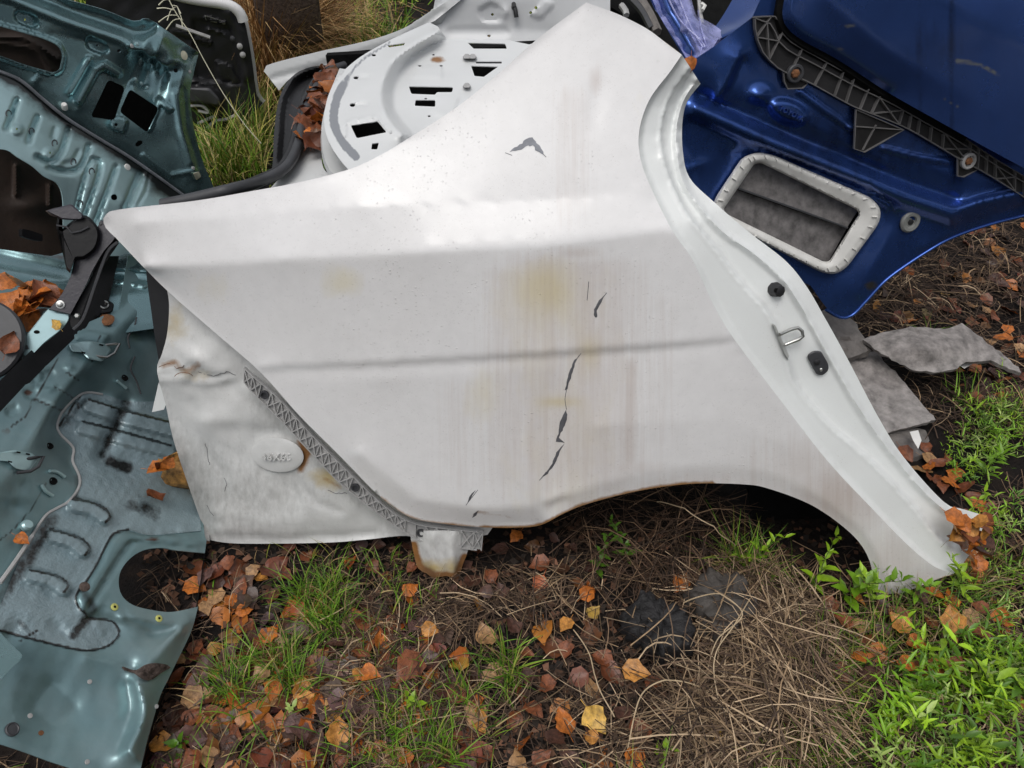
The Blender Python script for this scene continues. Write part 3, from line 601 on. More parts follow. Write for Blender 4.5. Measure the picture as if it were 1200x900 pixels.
# unseen boot floor added, like the wheelhouse, to keep the light out below
V = [(-.50, 1.22, .33), (.72, 1.20, .30), (.40, 2.44, .30), (-.62, 2.44, .33), (-.50, 1.22, .345), (.72, 1.20, .315), (.40, 2.44, .315), (-.62, 2.44, .345)]
BX = [(3, 2, 1, 0), (4, 5, 6, 7), (0, 1, 5, 4), (1, 2, 6, 5), (2, 3, 7, 6), (3, 0, 4, 7)]
mk('boot_floor_blocker', V, BX, MAT['undercoat'], q_root, smooth=False)
arc = archL[16:]
aP = QP.at(arc[:, 0], arc[:, 1], qr(arc[:, 0], arc[:, 1])-.004)
rows = []
for k, (dy, dz) in enumerate(((0.0, 0.0), (.012, .012), (.06, .03), (.16, .045), (.28, .045))):
    q = aP.copy(); q[:, 1] += dy; q[:, 2] += dz; rows.append(q)
na = len(arc); V = np.concatenate(rows); F = [(i*na+j, i*na+j+1, (i+1)*na+j+1, (i+1)*na+j) for i in range(4) for j in range(na-1)]
mk('wheel_arch_liner', V, F, MAT['undercoat'], q_root, sharp=60)
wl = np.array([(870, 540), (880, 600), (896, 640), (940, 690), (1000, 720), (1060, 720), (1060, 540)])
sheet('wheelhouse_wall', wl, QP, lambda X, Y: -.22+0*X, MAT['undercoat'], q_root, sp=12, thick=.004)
V = [(-.58, 2.46, .02), (.42, 2.46, .02), (.42, 2.5, .02), (-.58, 2.5, .02), (-.58, 2.46, .66), (.42, 2.46, .71), (.42, 2.5, .71), (-.58, 2.5, .66)]
mk('far_side_blocker', V, BX, MAT['undercoat'], q_root, smooth=False)  # unseen slab added to stop light leaking in below the far side
# yellow rusted bracket below the tail
YB = Plane(QP.at(205, 570, -.16)[0], QP.n)
ybr = Relief((180, 515, 245, 620), [([(185, 545), (240, 540)], 0.02), ([(190, 568), (240, 570)], .03), ([(192, 574), (240, 576)], -.01), ([(195, 592), (240, 594)], .0), ([(195, 596), (240, 597)], .02), ([(198, 602), (240, 603)], 0.0)], 2, 1)
sheet('rusted_bracket', [(196, 535), (214, 528), (236, 540), (240, 602), (198, 602), (194, 575), (188, 560)], YB, add(ybr, wob(.004, 7, 30)), MAT['rust_yellow'], q_root, sp=3, thick=.004)
# ================================================================== TEAL CAR FLOOR AND REAR PANEL (left)
TF = plane3((235, 635, 1.76), (165, 890, 1.39), (100, 300, 1.95))
TU = plane3((0, 330, 1.74), (220, 235, 2.2), (215, 55, 2.15))
t_root = thing('car_floor_section', (-.75, 1.1, .0), 'dark teal cut-off car floor and rear panel lying tilted on the left, wet and ribbed', 'car body section')
L0 = [(-12, 495), (0, 483), (40, 440), (68, 412), (90, 388), (105, 377), (140, 362), (190, 322), (210, 300)]
L1 = [(-12, 578), (0, 565), (32, 523), (85, 446), (107, 425), (131, 393), (139, 385), (165, 362), (180, 345), (200, 318), (215, 300)]
L2 = [(-12, 698), (0, 683), (30, 640), (52, 606), (66, 596), (80, 588), (92, 572), (93, 558), (85, 540), (86, 525), (70, 508), (67, 497), (75, 480), (97, 461), (120, 462), (150, 470), (190, 470), (205, 465)]
E1 = [(100, 718), (92, 712), (89, 703), (92, 692), (101, 682), (114, 661), (124, 640), (133, 626), (150, 621), (175, 627), (214, 624), (240, 630)]
E2 = [(103, 714), (120, 686), (136, 660), (149, 641), (158, 634), (178, 637), (208, 640), (238, 644)]
HO = [(240, 648), (208, 645), (188, 642), (168, 645), (153, 654), (142, 668), (139, 683), (143, 698), (156, 709), (179, 715), (202, 717), (232, 711)]
PADB = [(-12, 737), (0, 739), (25, 746), (70, 757), (95, 762), (115, 761), (130, 755), (139, 745), (140, 738), (135, 730), (125, 726), (106, 725), (100, 718)]
def off(P, dx, dy): return [(x+dx, y+dy) for x, y in P]
t_curves = [(L0, .045), (cr(L1, 6), .055), (cr(L2, 6), [.0]*0 or .0), (cr(E1, 5), .004), (cr(off(E1, 3, 2), 5), .016), (cr(off(E2, -4, -2), 5), .018), (cr(E2, 5), .003), (cr(off(E2, 5, 3), 5), .012), (cr(HO, 5), .012),
            (cr(PADB, 5), -.004), ([(120, 740), (108, 718)], .002), ([(60, 700), (30, 720)], .0), ([(190, 480), (170, 560), (150, 600)], .0),
            ([(142, 722), (170, 727), (205, 732), (226, 729)], .02), ([(115, 715), (140, 718), (180, 742), (208, 737)], [.004, .012, .0, .012]), ([(100, 770), (140, 779), (160, 783)], .0), ([(212, 735), (190, 760), (165, 790)], .03), ([(228, 725), (215, 758), (200, 790), (180, 840), (164, 900)], .012),
            ([(160, 800), (170, 830), (166, 850), (150, 880), (160, 888)], .032), ([(150, 800), (155, 830), (145, 860), (135, 880)], -.012), ([(60, 800), (90, 830), (60, 850), (40, 830), (60, 800)], -.032), ([(-10, 770), (10, 800), (15, 830)], -.02), ([(-10, 800), (0, 860), (40, 880), (100, 905), (150, 910)], -.02)]
tr = Relief((-16, 290, 260, 920), t_curves, 2.5, 2)
tf_h = add(tr,
    flatbead([(88, 592), (108, 596), (122, 606)], 8, .016, 6), flatbead([(62, 628), (84, 634), (97, 645)], 8, .016, 6), flatbead([(38, 674), (60, 680), (74, 690)], 8, .016, 6),
    flatbead([(105, 475), (150, 490), (205, 504)], 9, .013, 5), flatbead([(96, 502), (140, 513), (200, 530)], 7, .010, 5), bead([(148, 472), (120, 533)], 9, -.012),
    flatbead([(40, 448), (66, 455), (100, 470)], 2.2, -.004, 2), flatbead([(37, 466), (55, 473), (92, 492)], 2.2, -.004, 2),
    pad(rnd([(48, 437), (62, 432), (66, 440), (50, 448)], 2), -.005, 3), pad(rnd([(27, 459), (42, 453), (46, 462), (32, 467)], 2), -.005, 3), pad(rnd([(6, 480), (20, 473), (22, 482), (10, 488)], 2), -.005, 3),
    pad(rnd([(86, 396), (98, 387), (130, 392), (120, 404), (98, 400)], 5), .006, 4), pad(rnd([(88, 400), (112, 412), (92, 440), (72, 430)], 4), .004, 3),
    bump2(58, 455, 6, 4, .004), bump2(82, 431, 4, 3, .004), bump2(160, 390, 9, 9, -.01), bump2(14, 596, 14, 16, -.012, 30), bump2(20, 570, 12, 12, -.008),
    bump2(70, 738, 14, 6, -.006, 40), bump2(16, 740, 10, 16, -.008, 30), bump2(150, 545, 22, 14, -.006), wob(.0016, 22, 40), wob(.0006, 7, 41))
tf_out = np.concatenate([np.array([(-12, 480)]), np.array(L0[1:7]), np.array([(150, 300), (172, 300), (178, 330), (196, 350), (205, 440), (215, 480), (232, 560), (240, 628), (242, 634)]), cr(HO, 4), cr([(229, 724), (222, 745), (200, 790), (188, 815), (180, 842), (172, 870), (164, 905)], 5), np.array([(120, 912), (60, 893), (25, 880), (0, 872), (-12, 866)])])
padreg = np.concatenate([np.array(L2[2:]), np.array([(232, 560), (238, 624)]), np.array(E1[::-1][1:]), np.array(PADB[::-1])])
FLINES = ([(84, 584), (108, 589), (124, 597), (129, 605), (124, 612)], [(58, 620), (84, 627), (99, 634), (105, 643), (100, 651)], [(35, 668), (60, 673), (74, 679), (80, 687), (74, 694)], [(104, 468), (150, 482), (205, 496)], [(97, 494), (140, 505), (200, 522)], [(95, 462), (70, 498)], [(22, 752), (45, 738)],
              [(0, 633), (18, 618), (40, 592), (55, 566)], [(62, 452), (88, 468), (92, 478)], [(40, 468), (75, 482)], [(78, 376+60), (92, 446)], [(118, 392), (107, 424)])
def tf_mask(X, Y):
    inp = inside(X, Y, padreg)
    g = np.where(inp, .17, .10)
    for l, ww, a in (([(60, 610), (30, 660), (0, 700)], 12, .6), ([(148, 472), (120, 533)], 9, .6), ([(128, 540), (150, 548)], 8, .8), ([(97, 690), (110, 715), (85, 745)], 7, .7), ([(22, 728), (40, 745)], 5, .5), ([(100, 470), (72, 500)], 5, .5), ([(90, 560), (90, 585)], 6, .5), ([(155, 590), (180, 600)], 14, .5)):  # rail-foot and valley stripes put shade into the colour; others plain dark patches
        g = np.maximum(g, a*np.exp(-(dist(X, Y, l)/ww)**2))
    for l in FLINES:
        g = np.maximum(g, .9*np.exp(-(dist(X, Y, cr(l, 4))/1.5)**2))
    g = np.maximum(g, .95*np.exp(-(dist(X, Y, cr(PADB, 5))/1.8)**2)); g = np.maximum(g, .9*np.exp(-(dist(X, Y, cr(E1[:9], 5))/2.)**2))
    g = np.maximum(g, .9*np.exp(-(dist(X, Y, [(67, 420), (55, 445), (38, 470), (30, 488), (13, 500)])/1.6)**2))
    r = 1.0*np.exp(-((X-33)/6)**2-((Y-460)/4)**2)+.8*np.exp(-((X-178)/14)**2-((Y-632)/3)**2)+.5*np.exp(-((X-8)/8)**2-((Y-505)/8)**2)
    return r, g, 0*X
floor = sheet('floor_pan', tf_out, TF, tf_h, MAT['teal_dull'], t_root, sp=3.2, thick=.002, mask=tf_mask, sharp=60)
pad_o = np.concatenate([cr(L2[2:], 4), np.array([(212, 480), (229, 560), (236, 622)]), cr(E1[::-1][1:], 4), cr(PADB[::-1], 4)])
sheet('sound_coating', pad_o, TF, lambda X, Y: tf_h(X, Y)+.0022+.0007*np.sin(X*1.9+3*np.sin(Y*.7))*np.sin(Y*1.7), MAT['teal_coat'], t_root, lines=[cr(l, 2.5) for l in FLINES[:5]], sp=2.6, thick=.0018, mask=tf_mask, sharp=60)
def TP(pts, h=.003, step=4): 
    p = cr(pts, step); return TF.at(p[:, 0], p[:, 1], tf_h(p[:, 0], p[:, 1])+h)
tube('seam_sealer', TP(L2[1:-3], .003), .0028, MAT['grey_plastic'], t_root, n=6)
tube('seam_sealer', TP([(0, 683), (20, 655), (38, 628)], .007), .004, MAT['grey_plastic'], t_root, n=6)
for pts in ([(135, 690-12), (133, 676)],): pass
# wire hooks and loops on the frame rail
for pts in ([(120, 405), (135, 403), (140, 403), (134, 414), (125, 419), (112, 417)], [(29, 538), (42, 536), (51, 535), (45, 547), (36, 552), (20, 554)]):
    p = np.array(pts, float); h = np.array([.004, .016, .02, .02, .016, .004])
    tube('wire_hook', TF.at(p[:, 0], p[:, 1], tf_h(p[:, 0], p[:, 1])+h), .0032, MAT['steel'] if pts[0][0] > 100 else MAT['rubber_grey'], t_root)
for pts in ([(58, 552), (67, 553), (76, 559)], [(49, 568), (53, 575), (62, 581)], [(137, 446), (142, 450), (148, 455)]):
    tube('bead_rib', TP(pts, .004, 3), .0035, MAT['teal_lit'], t_root)
for c, r in (((58, 523), 4), ((62, 564), 4.5), ((146, 443), 4.5), ((142, 388), 0), ((43, 389), 0)):
    if r: lathe('drain_hole', TF.at(c[0], c[1], tf_h(np.array([c[0]]), np.array([c[1]]))+.001)[0], TF.n, [(r/560, 0), (r/560, .0025), (r/560*.7, .0028), (r/560*.6, .0005)], MAT['undercoat'], t_root, n=16)
for pts in ([(158, 418), (153, 432), (160, 447), (165, 462)], [(160, 372), (157, 384), (150, 395), (152, 408)]):
    tube('cable', TP(pts, .006, 3), .002, MAT['rubber_grey'], t_root, n=6)
# bracket welded on the rail
for o_ in ((0, 0), (-86, 128)):
    s = extr('weld_bracket', np.array(rnd([(80, 403), (92, 401), (104, 399), (124, 403), (131, 410), (120, 424), (104, 421), (96, 413), (84, 412)], 3))+np.array(o_), TF, tf_h, MAT['teal_lit'], t_root, thick=.008, off=.002, bev=2)
    for hx, hy in ((108, 402), (119, 404), (98, 413)):
        extr('slot', rnd([(hx-2.5, hy-1.2), (hx+2.5, hy-.2), (hx+2, hy+1.5), (hx-3, hy+.5)], 1)+np.array(o_), TF, tf_h, MAT['undercoat'], s, thick=.0006, off=.0102, bev=.3)
extr('cover_disc', ell(20, 617, 0.1, 0.1), TF, tf_h, MAT['teal_lit'], t_root, thick=.001) if False else None
lathe('round_cap', TF.at(30, 617, tf_h(np.array([30.]), np.array([617.]))+.002)[0], TF.n, [(.011, 0), (.011, .007), (.008, .011), (.001, .0115)], MAT['teal_lit'], t_root, n=16)
for c in ((134, 711.5), (186, 725)):
    k = lathe('plastic_plug', TF.at(c[0], c[1], tf_h(np.array([c[0]]), np.array([c[1]]))+.0005)[0], TF.n, [(.0075, 0), (.0075, .0016), (.006, .0026), (.003, .0026), (.0025, .001)], MAT['plug_yellow'], t_root, n=16)
    lathe('plug_core', TF.at(c[0]+.6, c[1]-.4, tf_h(np.array([c[0]]), np.array([c[1]]))+.0022)[0], TF.n, [(.0028, 0), (.0028, .001)], MAT['undercoat'], k, n=4)
lathe('steel_plug', TF.at(14, 855, tf_h(np.array([14.]), np.array([855.]))+.001)[0], TF.n, [(.0115, 0), (.0115, .002), (.0095, .0035), (.008, .002), (.001, .0025)], MAT['rubber_grey'], t_root, n=20)
for c in ((35, 839), (48, 859), (105, 799), (102, 893), (183, 828)):
    lathe('rivet', TF.at(c[0], c[1], tf_h(np.array([c[0]*1.]), np.array([c[1]*1.]))+.0005)[0], TF.n, [(.0045, 0), (.0042, .0015), (.001, .002)], MAT['grey_plastic' if c[0] != 48 else 'rusty'], t_root, n=10)
lathe('rust_spot', TF.at(99, 688, tf_h(np.array([99.]), np.array([688.]))+.003)[0], TF.n, [(.0105, 0), (.0095, .003), (.001, .004)], MAT['bark_mud'], t_root, n=12)
# lower left flap
sheet('side_flap', cr([(-12, 728), (0, 741), (14, 756), (26, 768), (20, 777), (10, 786), (-12, 812)], 5), TF, lambda X, Y: .02+0*X, MAT['teal_paint'], t_root, sp=4, thick=.004, mask=lambda X, Y: (0*X, .2+0*X, 0*X))
# teal rail end and dark gap piece near the white car
sheet('tail_plate', [(206, 612), (222, 604), (242, 600), (246, 634), (214, 628), (200, 624)], TF, lambda X, Y: .006+0*X, MAT['grimy_white'], t_root, sp=5, thick=.002, mask=lambda X, Y: (0*X, .6+0*X, .1+0*X))
# black bar side and the shadow gap beside it, drawn as one black sheet
bl = [(-12, 500), (0, 487), (40, 443), (68, 415), (92, 392), (112, 376), (128, 350), (142, 290), (132, 276), (112, 310), (84, 368), (60, 390), (35, 412), (0, 446), (-12, 456)]
sheet('rail_and_gap_shade', bl, TF, lambda X, Y: .045+0*X, MAT['black_gloss'], t_root, sp=5, thick=.02)
# strips across the upper floor (olive strip, wet steps)
UF = plane3((0, 330, 1.80), (200, 300, 2.12), (0, 400, 1.66))
uf_c = [([(-12, 268), (40, 276), (85, 287), (200, 300)], .0), ([(-12, 276), (80, 298), (200, 312)], .012), ([(-12, 288), (80, 310), (200, 325)], .012), ([(-12, 294), (80, 315), (200, 328)], -.004), ([(-12, 309), (75, 325)], -.004), ([(-12, 312), (75, 328)], .012), ([(-12, 330), (60, 345), (200, 345)], .0), ([(-12, 352), (20, 362), (60, 372)], -.01), ([(-12, 375), (40, 385)], -.01), ([(-12, 450), (60, 400), (200, 370)], -.02)]
sheet('upper_floor', [(-12, 262), (40, 262), (80, 268), (150, 262), (215, 270), (215, 380), (110, 395), (20, 440), (-12, 460)], UF, add(Relief((-16, 255, 230, 470), uf_c, 2., 10), flatbead([(-12, 362), (30, 376)], 4, .008, 4), flatbead([(-12, 380), (20, 388)], 3, .008, 3), flatbead([(130, 327), (170, 335)], 2.5, .006, 3), flatbead([(130, 313), (180, 318)], 2.5, .006, 3), bump2(108, 340, 10, 4, .006), wob(.001, 20, 50)), MAT['teal_paint'], t_root, sp=2.2, thick=.002,
      mask=lambda X, Y: (.55*np.exp(-((Y-287-X*.2)/6)**2)*(X < 95), .2+.5*np.exp(-((X-40)/40)**2-((Y-375)/18)**2), 0*X))
# black arm bracket with bolt, hung buffer block, teal end bracket, black disc
BA = plane3((70, 360, 1.62), (125, 270, 1.80), (100, 300, 1.77))
BA = Plane(BA.p0, (.25, -.75, .62))
arm = extr('arm_bracket', np.concatenate([cr([(57, 363), (72, 345), (83, 322), (88, 304), (98, 303), (108, 292), (113, 270), (118, 258)], 4), cr([(137, 262), (135, 278), (122, 294), (112, 312), (98, 340), (82, 369)], 4)]), BA, bump2(80, 320, 14, 30, -.004), MAT['bracket_black'], t_root, thick=.012, bev=1.2)
extr('arm_web', cr([(137, 276), (139, 285), (122, 310), (104, 345), (92, 378), (84, 385), (82, 369), (98, 340), (112, 312), (124, 290)], 5, True), BA, lambda X, Y: -.02+0*X, MAT['black_gloss'], arm, thick=.015, bev=1)
p = cr([(138, 284), (126, 296), (112, 333), (100, 368), (93, 380), (86, 386)], 4); tube('edge_rod', BA.at(p[:, 0], p[:, 1], .01), .0035, MAT['rubber_grey'], arm, n=6)
lathe('bolt', BA.at(71, 357, .012)[0], BA.n, [(.0085, 0), (.0085, .002), (.0055, .0025), (.0055, .008), (.004, .009)], MAT['steel'], arm, n=12)
lathe('bolt', BA.at(91, 370, .006)[0], BA.n, [(.006, 0), (.006, .006), (.004, .008)], MAT['steel'], arm, n=6)
for c in ((106, 282), (112, 270), (118, 262)):
    lathe('rivet', BA.at(c[0], c[1], .012)[0], BA.n, [(.004, 0), (.003, .002)], MAT['rubber_grey'], arm, n=8)
bb = extr('hung_block', cr([(70, 252), (66, 262), (70, 270), (96, 252), (112, 262), (117, 275), (112, 292), (98, 303), (88, 304), (82, 320), (78, 316), (73, 290)], 4, True), BA, lambda X, Y: .0*X, MAT['black_gloss'], t_root, thick=.03, bev=3)
extr('rubber_cap', rnd([(54, 247), (64, 244), (84, 239), (98, 252), (97, 257), (82, 258), (72, 257)], 3), BA, lambda X, Y: .03+0*X, MAT['bracket_black'], bb, thick=.012, bev=2)
extr('cap_tab', [(53, 247), (66, 243), (70, 250), (66, 255), (58, 252)], BA, lambda X, Y: .022+0*X, MAT['brown_dark'], bb, thick=.006, bev=1)
p = np.array([(66, 264), (78, 266), (84, 273), (94, 271), (104, 266)]); tube('wire_clip', BA.at(p[:, 0], p[:, 1], .034), .0018, MAT['rubber_grey'], bb, n=6)
TB = Plane(BA.at(60, 380, -.012)[0], (.2, -.78, .6))
tb = extr('end_bracket', cr([(57, 362), (66, 366), (81, 370), (74, 384), (50, 404), (32, 420), (27, 408), (24, 402), (38, 384)], 3, True), TB, None, MAT['teal_lit'], t_root, thick=.01, bev=1.2)
extr('bracket_hole', ell(43, 389, 3.6, 2.2, 0, 14), TB, lambda X, Y: .0102+0*X, MAT['undercoat'], tb, thick=.0006, bev=.4)
extr('end_lip', rnd([(22, 403), (32, 404), (34, 409), (27, 410), (22, 407)], 1), TB, lambda X, Y: .01+0*X, MAT['rubber_grey'], tb, thick=.004, bev=.8)
DI = Plane(TB.at(0, 400, .03)[0], (.15, -.6, .75))
lathe('spare_disc', DI.at(-27, 398)[0], DI.n, [(.086, -.02), (.088, -.006), (.084, 0), (.03, .002), (.001, .002)], MAT['rubber_grey'], t_root, n=40)
for c in ((122, 357), (125, 352)):
    pass
cl = extr('floor_clip', rnd([(112, 352), (124, 350), (134, 356), (132, 366), (118, 368), (108, 362)], 3), UF, lambda X, Y: 0*X, MAT['black_gloss'], t_root, thick=.012, bev=1.5)
tube('clip_ring', [UF.at(122+5*math.cos(a), 357+4*math.sin(a), .014)[0] for a in np.linspace(0, 6.0, 14)], .0022, MAT['steel'], cl, n=6)
extr('rust_patch', cr([(117, 371), (124, 368), (134, 371), (132, 379), (122, 381)], 3, True), UF, lambda X, Y: .004+0*X, MAT['rusty'], t_root, thick=.004, bev=1)
# ---- upper rear panel
U0 = [(-12, -30), (60, -12), (80, 0), (120, 11), (157, 25), (168, 22), (174, 22), (181, 26), (232, 61)]
U1 = [(-12, -22), (40, -5), (53, 0), (97, 17), (140, 31), (160, 38), (172, 38), (180, 33), (182, 27)]
U2 = [(-12, -7), (15, 0), (75, 25), (140, 47), (152, 55), (166, 60), (196, 78), (202, 72)]
VS = [(-12, 82), (0, 84), (25, 95), (50, 116), (80, 140), (120, 165), (150, 183), (182, 205), (222, 234)]
u_cur = [(U0, .03), (off(U0[:6], -1, 6), .018), (U1, .014), (off(U1, -2, 4), .02), (off(U2, 1, -2), .046), (U2, .046), (off(U2[:5], -3, 7), .036), (VS, .012), (off(VS, 6, -12), .02),
         ([(40, 95), (75, 60), (110, 90), (90, 130)], .024), ([(110, 30+20), (60, 40)], .028), ([(233, 62), (226, 90), (223, 120), (237, 187), (252, 221)], .01), ([(215, 75), (210, 110), (215, 160), (228, 205)], .03), ([(200, 80), (198, 110), (192, 135), (205, 170), (218, 215)], .024),
         ([(184, 62), (190, 44)], .06), ([(168, 62), (172, 46), (184, 40)], .05), ([(166, 62), (157, 84), (150, 100)], .0), ([(194, 82), (183, 110), (177, 124)], .0), ([(180, 70), (168, 100)], -.012), ([(176, 128), (152, 98)], .012)]
ur = Relief((-16, -36, 262, 250), u_cur, 2., 1)
h1 = rnd([(-16, 27), (0, 31), (50, 45), (68, 53), (74, 64), (70, 82), (62, 85), (30, 76), (0, 65), (-16, 60)], 6)
h2 = rnd([(127, 93), (147, 102), (134, 141), (106, 137)], 5); h3 = rnd([(152, 104), (187, 127), (173, 156), (140, 131)], 5)
uh = add(ur, flatbead(np.concatenate([h1, h1[:1]]), 4, .009, 2), pad(rnd([(19, 12), (42, 19), (46, 30), (38, 33), (22, 28), (16, 20)], 5), -.011, 2), pad(rnd([(103, 42), (124, 50), (128, 60), (120, 64), (104, 58), (100, 50)], 5), -.011, 2),
         flatbead([(92, 118), (112, 82), (122, 76), (138, 86)], 4.5, .016, 2.5), flatbead([(82, 108), (104, 70)], 4, .009, 2.5), pad(rnd([(128, 142), (138, 135), (150, 140), (146, 156), (132, 152)], 4), .012, 2),
         flatbead([(174, 150), (186, 118), (200, 128)], 3.5, .012, 2.5), flatbead([(168, 182), (200, 206), (228, 200)], 2.5, .004, 3), bead([(205, 110), (212, 150), (224, 190)], 4, .006), bead([(215, 105), (218, 150), (232, 195)], 3, -.004), bump2(215, 64, 8, 8, -.006), bump2(206, 82, 8, 7, -.008), bump2(152, 52, 3, 5, .006), wob(.0012, 18, 60))
uo = np.concatenate([np.array([(-12, -34), (50, -20)]), cr(U0[2:], 4), cr([(233, 62), (226, 90), (223, 106), (223, 120), (227, 148), (237, 187), (252, 223)], 5), np.array([(228, 240)]), cr(VS[::-1], 5)])
up = sheet('rear_panel', uo, TU, uh, MAT['teal_paint'], t_root, holes=[h1, h2, h3, ell(139.5, 59.5, 2.4, 2), ell(206, 82.5, 2.6, 2.6), ell(29.5, 23, 1.8, 1.2), ell(114, 53, 1.8, 1.2), ell(136, 146, 2.2, 1.8), ell(163, 168, 5, 3, -30)], sp=2.3, thick=.002, sharp=60,
      mask=lambda X, Y: (0*X, .12+.5*np.exp(-(dist(X, Y, VS)/7)**2)+.25*np.exp(-(dist(X, Y, [(215, 100), (228, 190)])/14)**2), 0*X))
# inner sheets seen through the windows of the panel
sheet('inner_panel', [(-14, 20), (90, 45), (84, 100), (-14, 75)], TU, add(lambda X, Y: -.06+0*X, bead(cr([(-10, 50), (40, 58), (62, 85)], 5), 4, .01), bead(cr([(-10, 44), (30, 46), (70, 70)], 5), 3, .01)), MAT['brown_dark'], t_root, sp=4, thick=.002)
sheet('inner_panel', [(70, 40), (120, 40), (150, 50), (208, 72), (214, 90), (210, 160), (180, 250), (110, 250), (60, 150)], TU, lambda X, Y: -.07+0*X, MAT['undercoat'], t_root, sp=8, thick=.002)
def UPt(x, y, h=0): return TU.at(x, y, uh(np.array([x*1.]), np.array([y*1.]))+h)[0]
lathe('stud', UPt(76, 127, .0), TU.n+np.array((-.6, 0, .4)), [(.007, 0), (.007, .014), (.005, .017)], MAT['white_plastic'], t_root, n=12)
lathe('cream_plug', UPt(215, 65, .001), TU.n, [(.0125, 0), (.012, .003), (.001, .005)], MAT['plug_cream'], t_root, n=16)
extr('cream_clip', rnd([(226, 203), (233, 201), (236, 207), (230, 211)], 1), TU, uh, MAT['plug_cream'], t_root, thick=.006, off=.001, bev=.8)
for c in ((158, 93), (165, 98), (172, 103), (226, 197), (222, 84), (160, 52), (154, 54)):
    lathe('rivet', UPt(*c, .0), TU.n, [(.0055, 0), (.005, .003), (.001, .004)], MAT['teal_lit' if c[0] < 175 and c[0] > 155 else 'grey_plastic'], t_root, n=10)
tube('seam_sealer', [UPt(x, y, .004) for x, y in cr(VS, 5)], .0042, MAT['sealer'], t_root, n=6)
# rusty torn edge strip on the top corner
sheet('torn_edge', [(182, 27), (200, 38), (214, 48), (232, 60), (228, 64), (205, 52), (186, 40)], TU, add(lambda X, Y: .012+0*X, wob(.004, 6, 70)), MAT['brown_dark'], t_root, sp=3, thick=.003)
# ---- ribbed strip below the seam, coloured brighter where it faces the sky
rb_out = np.concatenate([cr(VS, 5), np.array([(226, 238), (226, 262), (140, 300), (100, 300), (84, 285)]), cr([(74, 268), (74, 240), (72, 225), (66, 214), (52, 207), (38, 195), (20, 184), (8, 176), (-12, 174)], 4)])
rbr = Relief((-16, 70, 240, 310), [(VS, .012), (off(VS, -2, 9), .016), ([(-12, 150), (30, 168), (62, 188), (95, 215), (130, 235), (226, 262)], .075), ([(-12, 174), (20, 184), (52, 207), (74, 240), (74, 268), (100, 300), (140, 300)], .085)], 2, 3)
Sb = ([(20, 118), (8, 150)], [(44, 138), (36, 158), (34, 165)], [(80, 152), (72, 178), (60, 190), (44, 184)], [(104, 172), (98, 190), (88, 200), (70, 200), (58, 196)])
rbh = add(rbr, *[bead(cr(s, 4), 2.8, -.013) for s in Sb], bead([(16, 130), (14, 138)], 3, -.006), bead([(62, 160), (64, 152)], 3, -.006), bead(cr([(89, 250), (104, 192), (111, 187), (118, 192), (113, 215), (100, 252)], 4), 2.2, -.011), bead([(136, 196), (126, 225), (112, 262)], 2.4, -.011), bead([(164, 205), (148, 245)], 4., -.016), bead([(175, 205), (171, 225), (162, 240)], 1.5, -.003), bead([(92, 178), (86, 190), (76, 192)], 3, -.005), pad(ell(20, 152, 7, 6), .006, 3), pad(ell(58, 180, 7, 6), .006, 3), wob(.0012, 16, 61))
sheet('ribbed_strip', rb_out, TU, rbh, MAT['teal_lit'], t_root, sp=2.4, thick=.002, sharp=60, holes=[ell(134, 231, 4, 3.6), ell(20, 151, 1.3, 1.3), ell(59, 179, 1.3, 1.3)],
      mask=lambda X, Y: (0*X, .1+.75*np.exp(-((dist(X, Y, off(VS, -1, 3)))/6)**2)+.4*np.exp(-((X-190)/25)**2-((Y-225)/14)**2)+.25*np.exp(-(dist(X, Y, off(VS, -4, 12))/8)**2), 0*X))
for cx, cy in ((10, 133), (37, 154), (64, 168), (86, 190), (107.5, 201), (94, 239)):
    tube('oval_rim', [TU.at(cx+3*math.cos(a), cy+4*math.sin(a), rbh(np.array([cx+3*math.cos(a)]), np.array([cy+4*math.sin(a)]))+.001)[0] for a in np.linspace(2.2, 6.6, 10)], .0014, MAT['rubber_grey'], t_root, n=5)
lathe('stud', TU.at(149, 196, rbh(np.array([149.]), np.array([196.]))+.001)[0], TU.n, [(.009, 0), (.008, .003), (.001, .004)], MAT['white_plastic'], t_root, n=12)
sheet('inner_recess', [(-14, 160), (60, 180), (90, 215), (95, 290), (60, 300), (-14, 290)], TU, add(lambda X, Y: -.015+0*X, bead([(19, 195), (19, 228)], 2.5, .014), bead([(58, 218), (58, 240)], 2.5, .014), bump2(40, 240, 25, 12, .02), wob(.003, 18, 77)), MAT['brown_dark'], t_root, sp=2.2, thick=.002)
sheet('recess_bar', rnd([(26, 268), (36, 270), (50, 275), (50, 283), (38, 281), (26, 277)], 2), TU, lambda X, Y: .05+0*X, MAT['black_gloss'], t_root, sp=4, thick=.012)
# mud lump on the right flange
mp = cr([(144, 781), (152, 784), (160, 785), (170, 779), (182, 777), (196, 779), (200, 782), (190, 788), (177, 797), (167, 796), (157, 789), (148, 786)], 3, True)
sheet('mud_lump', mp, TF, add(tf_h, pad(mp, .007, 7), wob(.003, 2.2, 91)), MAT['bark_mud'], t_root, sp=2.5, thick=.008)
# underside keeps the light out below the floor pan
ed = np.array([(242, 640), (229, 724), (200, 790), (180, 842), (164, 905)], float); P0 = TF.at(ed[:, 0], ed[:, 1], -.002); P1 = P0+np.array((-.03, 0.02, 0)); P1[:, 2] = -.02
mk('skirt_edge', np.concatenate([P0, P1]), [(i, i+1, i+6, i+5) for i in range(4)], MAT['undercoat'], t_root, smooth=False)

